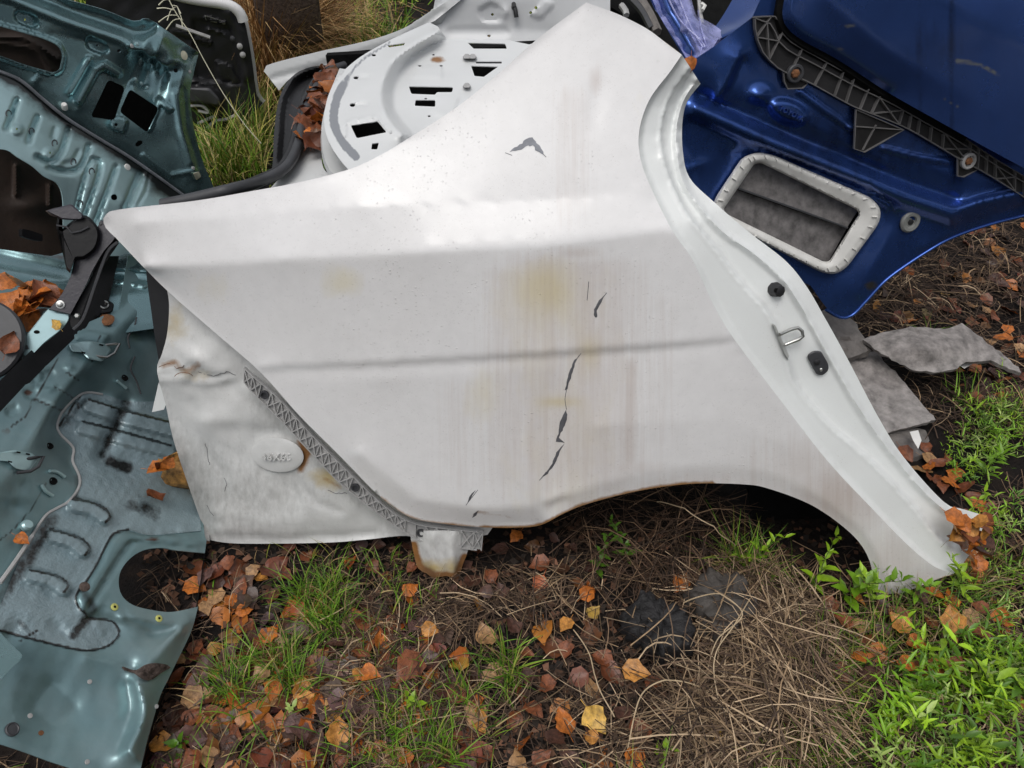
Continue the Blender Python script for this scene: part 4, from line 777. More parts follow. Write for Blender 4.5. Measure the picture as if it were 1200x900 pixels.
# ================================================================== BLUE PANEL (right)
BP = plane3((820, 120, 1.75), (985, 370, 2.1), (1190, 230, 2.05))
b_root = thing('blue_car_corner', (.95, 1.7, .0), 'dark blue rear car corner with a white framed vent, leaning behind the white section', 'car body panel'); b_root['kind'] = 'thing'
RDG = [(815, 122), (840, 133), (900, 160), (1010, 205), (1060, 226), (1120, 246)]; RD2 = [(1120, 246), (1150, 236), (1190, 227), (1215, 220)]
b_cur = [(RDG, .03), (off(RDG, 3, -12), -.010), (off(RDG, -1, 5), .036), (off(RDG, -4, 11), .028), (off(RDG, -6, 20), .008), (RD2, .03), (off(RD2, -2, -8), .004), (off(RD2, 8, 12), .012), ([(800, 200), (830, 190), (870, 172), (900, 176), (1020, 222), (1046, 240), (1048, 262), (1030, 300), (1005, 345)], .0), ([(860, 180), (890, 178), (1015, 228), (1034, 245), (1025, 275), (990, 320), (970, 325)], -.008),
         ([(790, 150), (810, 180), (820, 230), (900, 330), (985, 372)], -.006), ([(985, 372), (1030, 335), (1080, 300), (1130, 275), (1200, 252)], -.004), ([(1080, 290), (1130, 264), (1200, 240)], .004), ([(846, 60), (866, 66), (850, 100), (836, 118)], [.02, .03, .025, .02]), ([(870, 70), (855, 105), (848, 120)], .004), ([(900, 60), (980, 150), (1100, 200), (1200, 225)], .006), ([(880, 110), (960, 150), (1040, 190)], .004)]
br = Relief((770, -10, 1220, 400), b_cur, 2., 1)
bh = add(br, flatbead([(938, 108), (965, 128), (997, 150)], 3.2, .006, 3), flatbead([(996, 150), (1000, 147)], 3, .006, 3), flatbead([(1036, 174), (1075, 184), (1112, 190)], 3.2, .006, 3), bump2(890, 112, 11, 9, .016), bump2(890, 124, 9, 10, -.006), pad(ell(925, 131, 23, 12, 20), .014, 9), wob(.0012, 26, 80))
VH = rnd([(880, 188), (890, 186), (1005, 240), (1010, 246), (972, 310), (966, 312), (845, 252), (842, 246)], 4)
blue_out = np.concatenate([np.array([(806, 75), (836, 55), (882, 20), (900, -20), (1215, 100), (1215, 248)]), cr([(1212, 249), (1160, 262), (1115, 278), (1080, 298), (1040, 326), (1015, 352), (998, 369), (984, 371), (970, 362), (950, 335)], 5), np.array([(880, 300), (800, 220), (785, 160)])])
sheet('corner_panel', blue_out, BP, bh, MAT['blue_paint'], b_root, holes=[VH], sp=3., thick=.002, sharp=60,
      mask=lambda X, Y: (.8*np.exp(-((X-1020)/10)**2-((Y-335)/8)**2), .25+.3*np.exp(-((X-1000)/120)**2-((Y-160)/40)**2), 0*X))
hem = cr([(1212, 250), (1160, 263), (1115, 279), (1080, 299), (1040, 327), (1015, 353), (998, 370), (984, 372), (968, 363)], 5)
tube('hem_edge', BP.at(hem[:, 0], hem[:, 1], bh(hem[:, 0], hem[:, 1])), .0045, MAT['blue_paint'], b_root, n=8)
# vent: moulded frame, two flaps, back
FO = [(888, 178), (905, 181), (1022, 232), (1033, 246), (1030, 262), (992, 314), (978, 322), (962, 319), (842, 258), (834, 246), (838, 232), (870, 184)]
fo = rnd(FO, 8, 5); fi = rnd([(884, 192), (892, 191), (1003, 245), (1007, 250), (972, 306), (966, 307), (850, 250), (848, 245)], 3, 3)
fr_r = Relief((826, 170, 1040, 330), [(np.concatenate([fo, fo[:1]]), -.002), (np.concatenate([fo, fo[:1]])*.975+np.array((934, 249))*.025, .012), (np.concatenate([fo, fo[:1]])*.90+np.array((932, 249))*.10, .013), (np.concatenate([fi, fi[:1]])*1.02-np.array((930, 249))*.02, .006), (np.concatenate([fi, fi[:1]]), -.012)], 1.2, 0)
vent = sheet('vent_frame', fo, BP, add(fr_r, lambda X, Y: bh(X, Y)*0+.004), MAT['white_plastic'], b_root, holes=[fi], sp=2., thick=.003, sharp=35)
segs = []
fo2 = dens(fo, 2); cen = np.array((932., 249))
for i in range(0, len(fo2), 9):
    a = fo2[i]; q = cen+(a-cen)*.965; r_ = cen+(a-cen)*.90
    V, F = bars([([BP.at(q[0], q[1], fr_r(q[:1], q[1:])+.004)[0], BP.at(r_[0], r_[1], fr_r(r_[:1], r_[1:])+.004)[0]], BP.n)], .002, .0035); mk('frame_rib', V, F, MAT['white_plastic'], vent, smooth=False)
for poly, h0, h1_ in (([(876, 196), (890, 190), (1006, 246), (993, 266), (864, 219)], -.03, -.012), ([(862, 222), (992, 268), (970, 308), (846, 250)], -.032, -.012)):
    rr = Relief((836, 180, 1016, 316), [([poly[1], poly[2]] if h1_ and len(poly) == 5 else [poly[0], poly[1]], h0), ([poly[-1], poly[-2]], h1_)], 3, 1)
    sheet('vent_flap', poly, BP, add(rr, wob(.0006, 10, 4)), MAT['dirty_flap'], vent, sp=4, thick=.003)
p = np.array([(862, 219.5), (930, 244), (993, 267)], float); tube('flap_edge', BP.at(p[:, 0], p[:, 1], -.009), .0028, MAT['rubber_grey'], vent, n=6)
sheet('vent_back', [(836, 180), (1016, 240), (980, 320), (836, 258)], BP, lambda X, Y: -.05+0*X, MAT['undercoat'], b_root, sp=10, thick=.002)
gr = lathe('round_grommet', BP.at(1066, 259.5, bh(np.array([1066.]), np.array([259.])))[0], BP.n, [(.0285, 0), (.0285, .004), (.024, .008), (.016, .007), (.014, .001), (.001, .001)], MAT['grommet_grey'], b_root, n=28)
lathe('grommet_core', BP.at(1067, 260, bh(np.array([1066.]), np.array([259.]))+.001)[0], BP.n, [(.008, 0), (.008, .003), (.005, .004)], MAT['rubber'], gr, n=6)
# embossed word
uu = BP.at(938, 140)[0]-BP.at(912, 127)[0]; uu /= np.linalg.norm(uu); vv = np.cross(BP.n, uu)
text_mesh('lettering', 'TOYOTA', .017, BP.at(927, 133.5, bh(np.array([927.]), np.array([133.]))+.003)[0], uu, vv, BP.n+.12*vv, MAT['blue_skin'], b_root, .003, 1.05)
# smooth outer skin (upper right)
sk = np.concatenate([cr([(925, -30), (919, 0), (917, 18), (923, 33), (940, 47), (985, 72), (1040, 108), (1100, 142), (1150, 170), (1215, 205)], 5), np.array([(1260, 200), (1260, -80), (940, -80)])])
skr = Relief((900, -85, 1270, 215), [(sk[:40], .035), (sk[:40]+np.array((6, -6)), .052), ([(960, -60), (970, 0), (1040, 60), (1200, 150)], .07), ([(1000, -75), (1100, 0), (1250, 80)], .075), ([(1100, -75), (1250, 0)], .06)], 3, 3)
sheet('outer_skin', sk, BP, add(skr, wob(.0012, 70, 12)), MAT['blue_skin'], b_root, sp=5., thick=.004, sharp=60,
      mask=lambda X, Y: (.9*np.exp(-(dist(X, Y, cr([(1120, 72), (1145, 75), (1170, 88)], 4))/3)**2)+.8*np.exp(-(dist(X, Y, [(1090, 108), (1128, 128)])/1.5)**2)+.7*np.exp(-(dist(X, Y, [(990, 32), (1004, 28)])/3)**2)+.6*np.exp(-((X-985)/8)**2-((Y-58)/4)**2)+.7*np.exp(-((X-1175)/6)**2-((Y-55)/4)**2), .16+.18*np.exp(-((X-1075)/60)**2-((Y-50)/30)**2)+.35*np.exp(-((X-1115)/4)**2)+.3*np.exp(-((X-1078)/3)**2), 0*X))
p = sk[:60]; tube('gap_shade', BP.at(p[:, 0]-3, p[:, 1]+3, .018), .013, MAT['undercoat'], b_root, n=6)  # solid black tube standing in for the shade under the skin edge
# black ribbed retainer with bolts
sU = cr([(882, 20), (911, 19), (912, 30), (922, 46), (960, 68), (985, 82), (1040, 110), (1078, 133), (1120, 156), (1165, 186), (1212, 214)], 4)
sL = cr([(883, 22), (884, 40), (892, 62), (912, 82), (926, 88), (945, 96), (985, 118), (1003, 127), (1060, 150), (1120, 185), (1160, 207), (1212, 240)], 4)
k2 = np.linspace(0, 1, 100)
su = np.stack([np.interp(k2, np.linspace(0, 1, len(sU)), sU[:, i]) for i in (0, 1)], -1); sl = np.stack([np.interp(k2, np.linspace(0, 1, len(sL)), sL[:, i]) for i in (0, 1)], -1)
sth = lambda X, Y: .016+0*X
strip = sheet('ribbed_retainer', np.concatenate([su, sl[::-1]]), BP, sth, MAT['dark_strip'], b_root, sp=5, thick=.004)
def sp_(t, v):
    i = t*99; a = [np.interp(i, np.arange(100), su[:, k]) for k in (0, 1)]; c = [np.interp(i, np.arange(100), sl[:, k]) for k in (0, 1)]
    return BP.at(a[0]+(c[0]-a[0])*v, a[1]+(c[1]-a[1])*v, .016)[0]
segs = []
for v in (.02, .30, .98): segs.append(([sp_(t, v) for t in k2[::3]], BP.n))
ts = [0, .05, .12, .19, .27, .33, .37, .42, .46, .54, .57, .60, .64, .68, .77, .80, .83, .86, .92, .95, 1.]
for t in ts: segs.append(([sp_(t, .02), sp_(min(1, t), .98)], BP.n))
for t0, t1 in ((.05, .12), (.46, .54), (.68, .77), (.86, .92)):
    segs.append(([sp_(t0, .3), sp_(t1, .98)], BP.n)); segs.append(([sp_(t0, .98), sp_(t1, .3)], BP.n))
V, F = bars(segs, .0032, .009); mk('rib', V, F, MAT['rib_grey'], strip, smooth=False)
for poly, bx in (([(917, 84), (946, 97), (940, 103), (922, 104), (918, 95)], (931, 86)), ([(1002, 128), (1058, 152), (1030, 168), (1012, 178), (1000, 174)], None), ([(1121, 184), (1146, 198), (1128, 207), (1121, 206)], (1134, 188.5))):
    tab = extr('retainer_tab', poly, BP, lambda X, Y: .012+0*X, MAT['dark_strip'], strip, thick=.005, bev=1.)
    q = np.array(poly+poly[:1], float); V, F = bars([(BP.at(q[:, 0], q[:, 1], .017), BP.n)], .003, .005); mk('tab_rim', V, F, MAT['rib_grey'], tab, smooth=False)
    if bx:
        bo = lathe('washer', BP.at(bx[0], bx[1], .02)[0], BP.n, [(.0205, -.003), (.0205, .006), (.018, .008), (.014, .008), (.012, .004), (.001, .004)], MAT['grey_plastic' if bx[0] > 1000 else 'rubber_grey'], strip, n=24)
        lathe('bolt', BP.at(bx[0], bx[1], .024)[0], BP.n, [(.010, 0), (.010, .007), (.007, .009)], MAT['rusty'], b_root, n=6)
segs = []
for a, b in (((1002, 148), (1058, 152)), ((1010, 176), (1026, 146))): segs.append(([BP.at(*a, .017)[0], BP.at(*b, .017)[0]], BP.n))
V, F = bars(segs, .003, .005); mk('rib', V, F, MAT['rib_grey'], strip, smooth=False)
# upper left pillar of the blue panel
PL = plane3((780, 40, 1.82), (880, 60, 1.9), (830, -20, 1.95))
plr = Relief((740, -40, 920, 140), [([(757, -30), (775, 20), (806, 78)], .0), ([(765, -30), (785, 15), (815, 60)], .035), ([(790, -30), (812, 20), (828, 45)], .045), ([(800, -30), (812, 0), (835, 38)], .0), ([(836, 48), (882, 28), (910, 0), (925, -10)], .05), ([(840, 55), (884, 42), (886, 56)], .02), ([(850, 32), (890, 6), (930, -20)], .03), ([(812, 80), (832, 60), (838, 52)], .03)], 2., 2)
sheet('pillar', np.concatenate([cr([(752, -30), (764, 2), (778, 28), (800, 66), (812, 100)], 4), np.array([(830, 100), (868, 66), (886, 58), (882, 20), (912, 18), (925, -30), (870, -30)]), cr([(858, 0), (846, 20), (836, 32), (824, 28), (813, 18), (808, -5), (806, -30)], 4)]), PL, add(plr, wob(.0016, 14, 93)), MAT['blue_skin'], b_root, sp=3., thick=.003, sharp=60, mask=lambda X, Y: (0*X, .15+0*X, 0*X))
#--PART3
# ================================================================== BLACK-LINED TAILGATE STANDING BEHIND
DP = plane3((270, 165, 3.35), (265, 8, 3.0), (120, 10, 2.9))
d_root = thing('car_tailgate', (-1.2, 3.2, .0), 'black-lined car lid with a white outer edge, standing in the grass behind the teal panel', 'car lid')
d_out = cr([(110, -30), (180, -12), (221, -1), (261, 5), (277, 12), (286, 24), (291, 45), (296, 75), (301, 112), (308, 121), (302, 128), (294, 134), (286, 150), (278, 173), (262, 166), (240, 152), (215, 140), (150, 120), (100, 100)], 5, True)
dh = add(pad(rnd([(225, 20), (270, 30), (285, 100), (228, 92)], 6), -.02, 4), pad(rnd([(218, 102), (250, 104), (262, 124), (222, 124)], 8), .05, 8), bead([(210, 90), (240, 99)], 2, .012), pad(rnd([(240, 18), (264, 26), (264, 28.5), (241, 23)], 1), .012, 1.5), bead([(243, 34), (264, 40)], 1.2, .012), pad(rnd([(252, 71), (272, 77), (280, 98), (258, 92)], 2), .012, 2), flatbead([(205, 36), (246, 50)], 3, .016, 2), bead([(268, 14), (282, 40), (290, 90)], 5, .014), wob(.003, 10, 31))
sheet('inner_lining', d_out, DP, dh, MAT['black_plastic'], d_root, sp=3.2, thick=.012)
p = cr([(170, -14), (221, -1), (258, 5), (273, 10), (281, 17), (285, 26)], 4); tube('outer_edge', DP.at(p[:, 0], p[:, 1]-1.5, -.005), .022, MAT['white_paint'], d_root, n=8)
extr('handle_recess', rnd([(218, 103), (246, 103), (258, 117), (258, 124), (240, 121), (220, 119)], 4), DP, lambda X, Y: .04+0*X, MAT['rubber_grey'], d_root, thick=.03, bev=3)
extr('lamp_strip', rnd([(240, 18), (264, 25), (264, 29), (241, 24)], 1), DP, dh, MAT['grey_plastic'], d_root, thick=.006, bev=.6)
tube('loose_cable', [DP.at(x, y, .05)[0] for x, y in cr([(216, 125), (236, 124), (244, 132), (232, 130)], 3)], .006, MAT['grey_plastic'], d_root, n=6)
for c in ((281, 54), (284.5, 64), (273, 45)): lathe('fastener', DP.at(*c, dh(np.array([c[0]*1.]), np.array([c[1]*1.]))+.002)[0], DP.n, [(.012, 0), (.011, .008), (.005, .012)], MAT['grey_plastic' if c[0] > 280 else 'rubber_grey'], d_root, n=12)
for pts in ([(243, 150), (252, 142), (265, 140), (276, 135)], [(232, 145), (245, 139), (252, 136)], [(206, 30), (246, 44)]):
    tube('trim_rib', [DP.at(x, y, .02)[0] for x, y in cr(pts, 4)], .007, MAT['grey_plastic'], d_root, n=6)
sheet('back_skin', off(d_out, 3, -3), DP, lambda X, Y: -.06+0*X, MAT['white_paint'], d_root, sp=12, thick=.004)
# narrow dark slab of scrap behind the dry grass
SPn = plane3((365, 50, 3.7), (360, 0, 3.5), (290, 10, 3.55))
sl_o = extr('scrap_panel', [(292, -30), (300, 20), (318, 60), (350, 58), (379, 48), (374, 0), (370, -30)], SPn, wob(.01, 14, 2), MAT['bark_mud'], None, thick=.04, bev=3, org=G(345, 60))
tag(sl_o, 'dark flat scrap panel half hidden in dry brown grass by the lid', 'scrap panel')
# black sheet standing in for the dark gap behind the pillar at the top
CK = plane3((760, 20, 2.5), (850, 20, 2.55), (800, -60, 2.7))
ck_root = thing('gap_backing', tuple(CK.at(800, 60, -.4)[0]*np.array((1, 1, 0))), 'black sheet standing in for the dark gap behind the blue pillar at the top', 'car body section')
sheet('gap_sheet', [(690, -60), (702, 0), (722, 12), (760, 36), (800, 80), (880, 60), (935, 10), (935, -60)], CK, wob(.02, 30, 5), MAT['undercoat'], ck_root, sp=10, thick=.02)
for pts, r, m in (([(736, -5), (752, 12), (764, 34)], .012, 'rubber_grey'), ([(728, 6), (733, 13), (734, 18)], .01, 'grey_plastic'), ([(818, -10), (820, 10), (823, 28)], .006, 'grey_plastic'), ([(745, -8), (760, 16), (770, 38)], .016, 'board_dark')):
    tube('trim_strip', [CK.at(x, y, .06)[0] for x, y in cr(pts, 4)], r, MAT[m], ck_root, n=6)
p = [(822, 4), (826, 7), (823, 12)]; tube('white_clip', [CK.at(x, y, .08)[0] for x, y in p], .006, MAT['white_plastic'], ck_root, n=6)
# clear film wound round the blue pillar
fm = bpy.data.materials.new('clear_film'); fm.use_nodes = True; t = fm.node_tree; N = t.nodes; bs = N['Principled BSDF']
bs.inputs['Base Color'].default_value = (.42, .44, .80, 1); bs.inputs['Roughness'].default_value = .25; bs.inputs['Specular IOR Level'].default_value = .8
tc = N.new('ShaderNodeTexCoord'); nz = N.new('ShaderNodeTexNoise'); nz.inputs['Scale'].default_value = 26; nz.inputs['Detail'].default_value = 6; t.links.new(tc.outputs['Object'], nz.inputs['Vector'])
mr = N.new('ShaderNodeMapRange'); mr.inputs[1].default_value = .35; mr.inputs[2].default_value = .75; mr.inputs[3].default_value = .12; mr.inputs[4].default_value = .75; t.links.new(nz.outputs['Fac'], mr.inputs[0]); t.links.new(mr.outputs[0], bs.inputs['Alpha']); MAT['clear_film'] = fm
fmr = Relief((740, -40, 920, 140), [(p_, h_) for p_, h_ in (([(764, -30), (780, 15), (812, 66)], .012), ([(775, -30), (800, 20), (820, 60)], .055), ([(798, -30), (818, 30), (830, 50)], .06), ([(808, -30), (826, 20), (842, 36)], .02), ([(812, 70), (826, 66), (845, 44)], .055), ([(818, 98), (832, 72), (846, 46)], .03))], 2, 0)
film = sheet('plastic_film', cr([(754, -30), (764, -2), (775, 22), (792, 48), (802, 64), (812, 82), (818, 100), (830, 94), (840, 68), (850, 44), (842, 33), (828, 24), (816, 17), (809, -8), (807, -30)], 4), PL, add(fmr, wob(.004, 7, 14), wob(.002, 3, 15)), fm, None, sp=2.6, thick=.0006, org=PL.at(812, 40)[0])
tag(film, 'wrinkled clear plastic film wrapped round the blue pillar', 'plastic film', None, 'thing')
fold = cr([(848, 44), (838, 64), (829, 90), (824, 97)], 4)
for k, pts in enumerate(([(790, -20), (806, 24), (824, 56)], [(775, -20), (796, 22), (822, 48), (826, 56)], [(818, 12), (822, 34), (828, 54)], [(846, 46), (836, 70), (824, 96)], [(849, 50), (841, 72), (828, 95)], [(818, 76), (828, 72), (836, 68)], [(822, 56), (820, 72), (819, 92)])):
    P = cr(pts, 4); tube('film_fold', PL.at(P[:, 0], P[:, 1], add(fmr, wob(.004, 7, 14))(P[:, 0], P[:, 1])+.004), .0022, fm, film, n=5)
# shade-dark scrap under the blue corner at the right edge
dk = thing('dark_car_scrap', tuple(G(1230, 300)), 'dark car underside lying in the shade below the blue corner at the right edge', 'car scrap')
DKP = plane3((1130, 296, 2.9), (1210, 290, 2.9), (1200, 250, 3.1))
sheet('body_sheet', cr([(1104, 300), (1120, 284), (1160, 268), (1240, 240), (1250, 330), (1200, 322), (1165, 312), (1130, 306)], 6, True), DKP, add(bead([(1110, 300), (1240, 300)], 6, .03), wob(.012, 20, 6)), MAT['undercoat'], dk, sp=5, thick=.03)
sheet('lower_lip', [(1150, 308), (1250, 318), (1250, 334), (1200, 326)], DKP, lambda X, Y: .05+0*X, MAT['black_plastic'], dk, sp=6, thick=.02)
# ================================================================== BROKEN GREY BOARDS
def flat_on_ground(z0, tilt=(0, 0)): return Plane((1.2, 1.7, z0), (tilt[0], tilt[1], 1))
def board(name, pts, pl, hf, mat, label, thick):
    q = dens(pts, 6); q = q+rng.normal(size=q.shape)*.6
    o = sheet(name, q, pl, hf, MAT[mat], None, sp=5, thick=thick, org=pl.at(*np.mean(pts, 0))[0], sharp=30); tag(o, label, 'broken board', 'broken grey boards on the ground by the blue corner'); return o
board('broken_board', [(1011, 398), (1030, 391), (1067, 383), (1107, 386), (1118, 383), (1127, 379), (1150, 396), (1180, 420), (1193, 430), (1197, 437), (1178, 430), (1160, 422), (1150, 424), (1133, 424), (1122, 432), (1100, 437), (1070, 434), (1050, 424), (1033, 415)], flat_on_ground(.10, (-.02, -.12)), add(bump2(1080, 405, 50, 20, .05), bead([(1067, 383), (1078, 396)], 2, -.01), wob(.004, 12, 3)), 'board_grey', 'curved grey broken board, topmost and farthest right of the grey boards', .012)
board('broken_board', [(985, 424), (1010, 414), (1027, 411), (1040, 428), (1053, 440), (1075, 466), (1097, 492), (1068, 500), (1040, 507), (1015, 480)], flat_on_ground(.06, (-.05, -.1)), wob(.004, 14, 8), 'board_grey', 'flat grey board with a square corner sticking out beside the white door jamb', .012)
board('broken_board', [(950, 366), (985, 360), (1005, 380), (1012, 396), (1017, 412), (993, 421), (975, 415)], flat_on_ground(.09, (0, -.2)), add(wob(.006, 9, 5), bead([(985, 398), (1014, 403)], 1.5, -.012), bead([(990, 412), (1012, 408)], 1.2, -.01)), 'board_dark', 'dark cracked board under the lowest tip of the blue corner', .02)
board('broken_board', [(1036, 510), (1066, 501), (1084, 503), (1090, 516), (1082, 532), (1070, 536), (1050, 530)], flat_on_ground(.03, (0, -.1)), add(wob(.008, 6, 9)), 'board_dark', 'small crumbled board end with white flakes below the square corner', .02)
for pts in ([(1066, 506), (1076, 504), (1080, 516), (1076, 526), (1070, 516)], [(1124, 428), (1140, 420), (1144, 424), (1130, 432)]):
    o = extr('white_flake', pts, flat_on_ground(.075, (0, -.1)), None, MAT['white_plastic'], None, thick=.003, bev=1, org=GROUND.at(*np.mean(pts, 0), .075)[0]); tag(o, 'small white paint flake on the crumbled board end' if pts[0][0] < 1100 else 'thin white splinter at the edge of the curved grey board', 'flake')
# two burnt blocks in the straw
def block(name, pts, h, mat, label, seed):
    p = dens(rnd(pts, 5), 3.); c = p.mean(0); n = len(p); rows = []
    for s_, z in ((1.05, -.03), (1.05, .1), (1.04, .3), (1.03, .5), (1.01, .7), (.98, .86), (.93, .96), (.85, 1.), (.72, 1.02), (.56, 1.03), (.38, 1.03), (.2, 1.02), (.06, 1.02)):
        q = c+(p-c)*s_; P = GROUND.at(q[:, 0], q[:, 1], 0); P[:, 2] = z*h; rows.append(P)
    V = np.concatenate(rows); ct = V.mean(0); r = np.random.default_rng(seed); D = np.zeros(len(V))
    for sc, am in ((30, .007), (70, .005), (150, .0028), (320, .0016), (600, .0009)):
        for _ in range(4): k = r.normal(size=3)*sc; D += am*(np.abs(np.sin(V @ k+r.uniform(0, 6.3)))-.6)
    d = V-ct; d[:, 2] += .03; d /= np.linalg.norm(d, axis=1)[:, None]; V = V+d*D[:, None]
    m = len(rows); F = [(l*n+k, (l+1)*n+k, (l+1)*n+(k+1) % n, l*n+(k+1) % n) for l in range(m-1) for k in range(n)]+[tuple(range((m-1)*n, m*n))]
    o = mk(name, V, F, MAT[mat], None, org=GROUND.at(*c)[0], sharp=60); tag(o, label, 'block'); return o
block('charred_block', [(732, 738), (738, 722), (750, 711), (789, 724), (812, 742), (804, 764), (778, 776), (745, 758)], .05, 'charred', 'black charred block lying in the straw below the wheel arch, left of the two', 4)
block('weathered_block', [(804, 706), (828, 684), (862, 690), (874, 706), (878, 730), (862, 750), (838, 756), (815, 728)], .055, 'stone_grey', 'brown-grey weathered block half under dry straw, right of the charred one', 11)

# ================================================================== FALLEN LEAVES
LC = {'orange': (.44, .13, .02), 'amber': (.46, .20, .04), 'rust brown': (.19, .06, .024), 'dark brown': (.075, .033, .022), 'mauve brown': (.13, .07, .06), 'tan': (.34, .19, .085), 'yellow': (.56, .33, .06)}
leaf_me = {}; SHAPES_ = {}
for cn, c in LC.items():
    m = pm('leaf_'+cn.replace(' ', '_'), c, .36, 0, .12, .55, 5, 1.6, 18, rvar=.25, coord='Object', spec=.4); 
    for v in range(4):
        r = np.random.default_rng(hash_ := (len(leaf_me)*7+3)); L = 1.0; nu = 7; V = []; fold = r.uniform(.05, .5); curl = r.uniform(-.5, .7); tw = r.uniform(-.4, .4)
        for i in range(nu):
            u = i/(nu-1); wdt = .43*(math.sin(math.pi*min(1, u*1.0)**.72))*(1-.25*u)+.015
            for j, sgn in enumerate((-1, -.5, 0, .5, 1)):
                x = sgn*wdt*(1+.12*math.sin(i*2.7+sgn*3+v)*(abs(sgn) == 1)); y = u-.5
                z = abs(sgn)*wdt*fold+curl*(u-.5)**2*.8+tw*sgn*(u-.5)*.5+.03*math.sin(i*1.9+sgn*4+v*2)
                V.append((x, y, z))
        F = [(i*5+j, i*5+j+1, i*5+j+6, i*5+j+5) for i in range(nu-1) for j in range(4)]
        b0 = len(V); V += [(-.012, -.5, 0), (.012, -.5, 0), (.02, -.78, .05), (0, -.78, .05)]; F.append((b0, b0+1, b0+2, b0+3))
        me = bpy.data.meshes.new('fallen_leaf'); me.from_pydata(V, [], F); me.polygons.foreach_set('use_smooth', [True]*len(F)); me.materials.append(m); leaf_me[(cn, v)] = me; SHAPES_[(cn, v)] = 'curled' if curl > .35 else 'folded' if fold > .3 else 'arched' if curl < -.1 else 'flat'
from mathutils import Euler, Matrix
USED = set(); REST = []
SHAPE = SHAPES_
def leaf(P, cn, size, label, group, nrm=(0, 0, 1), tilt=.35, lift=.006, yaw=None, place=None):
    for tries in range(14):
        r_ = leaf_once(P, cn, size*rng.uniform(.97, 1.03), label, group, nrm, tilt, lift, yaw, place, tries == 13)
        if r_ is not False: return r_
        cn = pick(MIXL)
def leaf_once(P, cn, size, label, group, nrm, tilt, lift, yaw, place, last):
    v = int(rng.integers(4)); me = leaf_me[(cn, v)]
    q = Vector(nrm).normalized().to_track_quat('Z', 'Y').to_matrix().to_4x4()
    tx, ty = rng.normal()*tilt, rng.normal()*tilt
    e = Euler((tx, ty, rng.uniform(0, 6.28) if yaw is None else yaw)).to_matrix().to_4x4()
    M = Matrix.Translation(Vector(P)+Vector(nrm).normalized()*lift) @ q @ e @ Matrix.Scale(size, 4)
    if label is None: REST.append((M, cn, v)); return None
    o = None
    if place is not None:
        sz = 'small' if size < .042 else 'large' if size > .055 else ''
        po = 'upturned' if math.hypot(tx, ty) > .75 else 'tilted' if math.hypot(tx, ty) > .42 else SHAPE[(cn, v)]
        for d in ((po, ''), (sz, po), (sz, po, place)):
            lb = ' '.join(w_ for w_ in (*d[:2], cn, 'leaf') if w_)+(', '+d[2] if len(d) > 2 else '')+' '+label
            if lb not in USED: break
        else:
            if not last: return False
        USED.add(lb); label = lb
    o = bpy.data.objects.new('fallen_leaf', me); COL.objects.link(o); o.matrix_world = M
    tag(o, label, 'leaf', group); return o
def pick(mix):
    k = list(mix); p = np.array([mix[c] for c in k], float); return k[rng.choice(len(k), p=p/p.sum())]
MIXL = {'orange': 2.0, 'amber': .9, 'rust brown': 3.4, 'dark brown': 3, 'mauve brown': 2.4, 'tan': .8, 'yellow': .08}
MIXR = {'orange': 2.2, 'amber': 1.3, 'tan': .9, 'rust brown': 2, 'yellow': .3, 'dark brown': 1.4}
def scatter(poly, n, mix, where, group, smin=.032, smax=.058, tilt=.32, mind=14, n_things=None, lift=(.006, .026)):
    pts = []; lo = np.min(poly, 0); hi = np.max(poly, 0); tries = 0
    while len(pts) < n and tries < n*60:
        tries += 1; x, y = rng.uniform(lo, hi)
        if not inside(np.array([x]), np.array([y]), poly)[0]: continue
        if any((x-a)**2+(y-b)**2 < mind**2 for a, b in pts): continue
        pts.append((x, y)); cn = pick(mix); P = G(x, y, 0); P[2] = float(gz(P[0], P[1]))
        fx, fy = (x-lo[0])/(hi[0]-lo[0]), (y-lo[1])/(hi[1]-lo[1])
        pl = ('far', 'middle', 'near')[min(2, int(fy*3))]+' '+('left', 'centre', 'right')[min(2, int(fx*3))]
        k = n if n_things is None else n_things
        leaf(P, cn, rng.uniform(smin, smax)*rng.choice([1, 1, 1.15]), where if len(pts) <= k else None, group, tilt=tilt, lift=rng.uniform(*lift) if len(pts) <= k else rng.uniform(.004, .016), place=pl)
LG = 'fallen leaves on the ground'
scatter([(215, 660), (330, 660), (360, 720), (420, 780), (430, 900), (150, 915), (190, 830), (225, 740)], 210, MIXL, 'in the dense carpet beside the teal floor edge', LG, mind=7.5, n_things=84, smin=.034, smax=.057)
scatter([(400, 690), (520, 740), (560, 800), (560, 915), (430, 915), (420, 780)], 130, MIXL, 'in the middle carpet below the rusty leg', LG, mind=9.5, n_things=46, smin=.034, smax=.056)
scatter([(330, 640), (480, 640), (640, 630), (720, 640), (700, 690), (520, 720), (400, 690), (360, 720)], 40, {'orange': 1, 'rust brown': 2, 'dark brown': 2.5, 'amber': .6}, 'in the shade right under the white panel', LG, smin=.03, smax=.046, mind=16, n_things=20)
scatter([(560, 740), (720, 700), (740, 800), (760, 900), (560, 905)], 34, MIXR, 'on the straw left of the charred block', LG, mind=17, n_things=24, smin=.036)
scatter([(740, 790), (900, 790), (930, 905), (750, 905)], 9, MIXR, 'on the pale straw in front of the blocks', LG, mind=30)
scatter([(960, 720), (1060, 700), (1180, 720), (1150, 790), (1030, 800), (980, 830)], 30, MIXR, 'between the grass below the white sill end', LG, mind=15, lift=(.03, .065))
scatter([(1060, 530), (1090, 520), (1140, 580), (1160, 600), (1120, 590), (1100, 580)], 16, {'orange': 2, 'rust brown': 2, 'tan': 1}, 'packed along the outer edge of the white jamb', LG, mind=9)
scatter([(1090, 600), (1150, 605), (1165, 660), (1120, 690)], 14, {'orange': 2, 'rust brown': 2.5, 'amber': 1}, 'heaped on the end of the white sill', LG, mind=8)
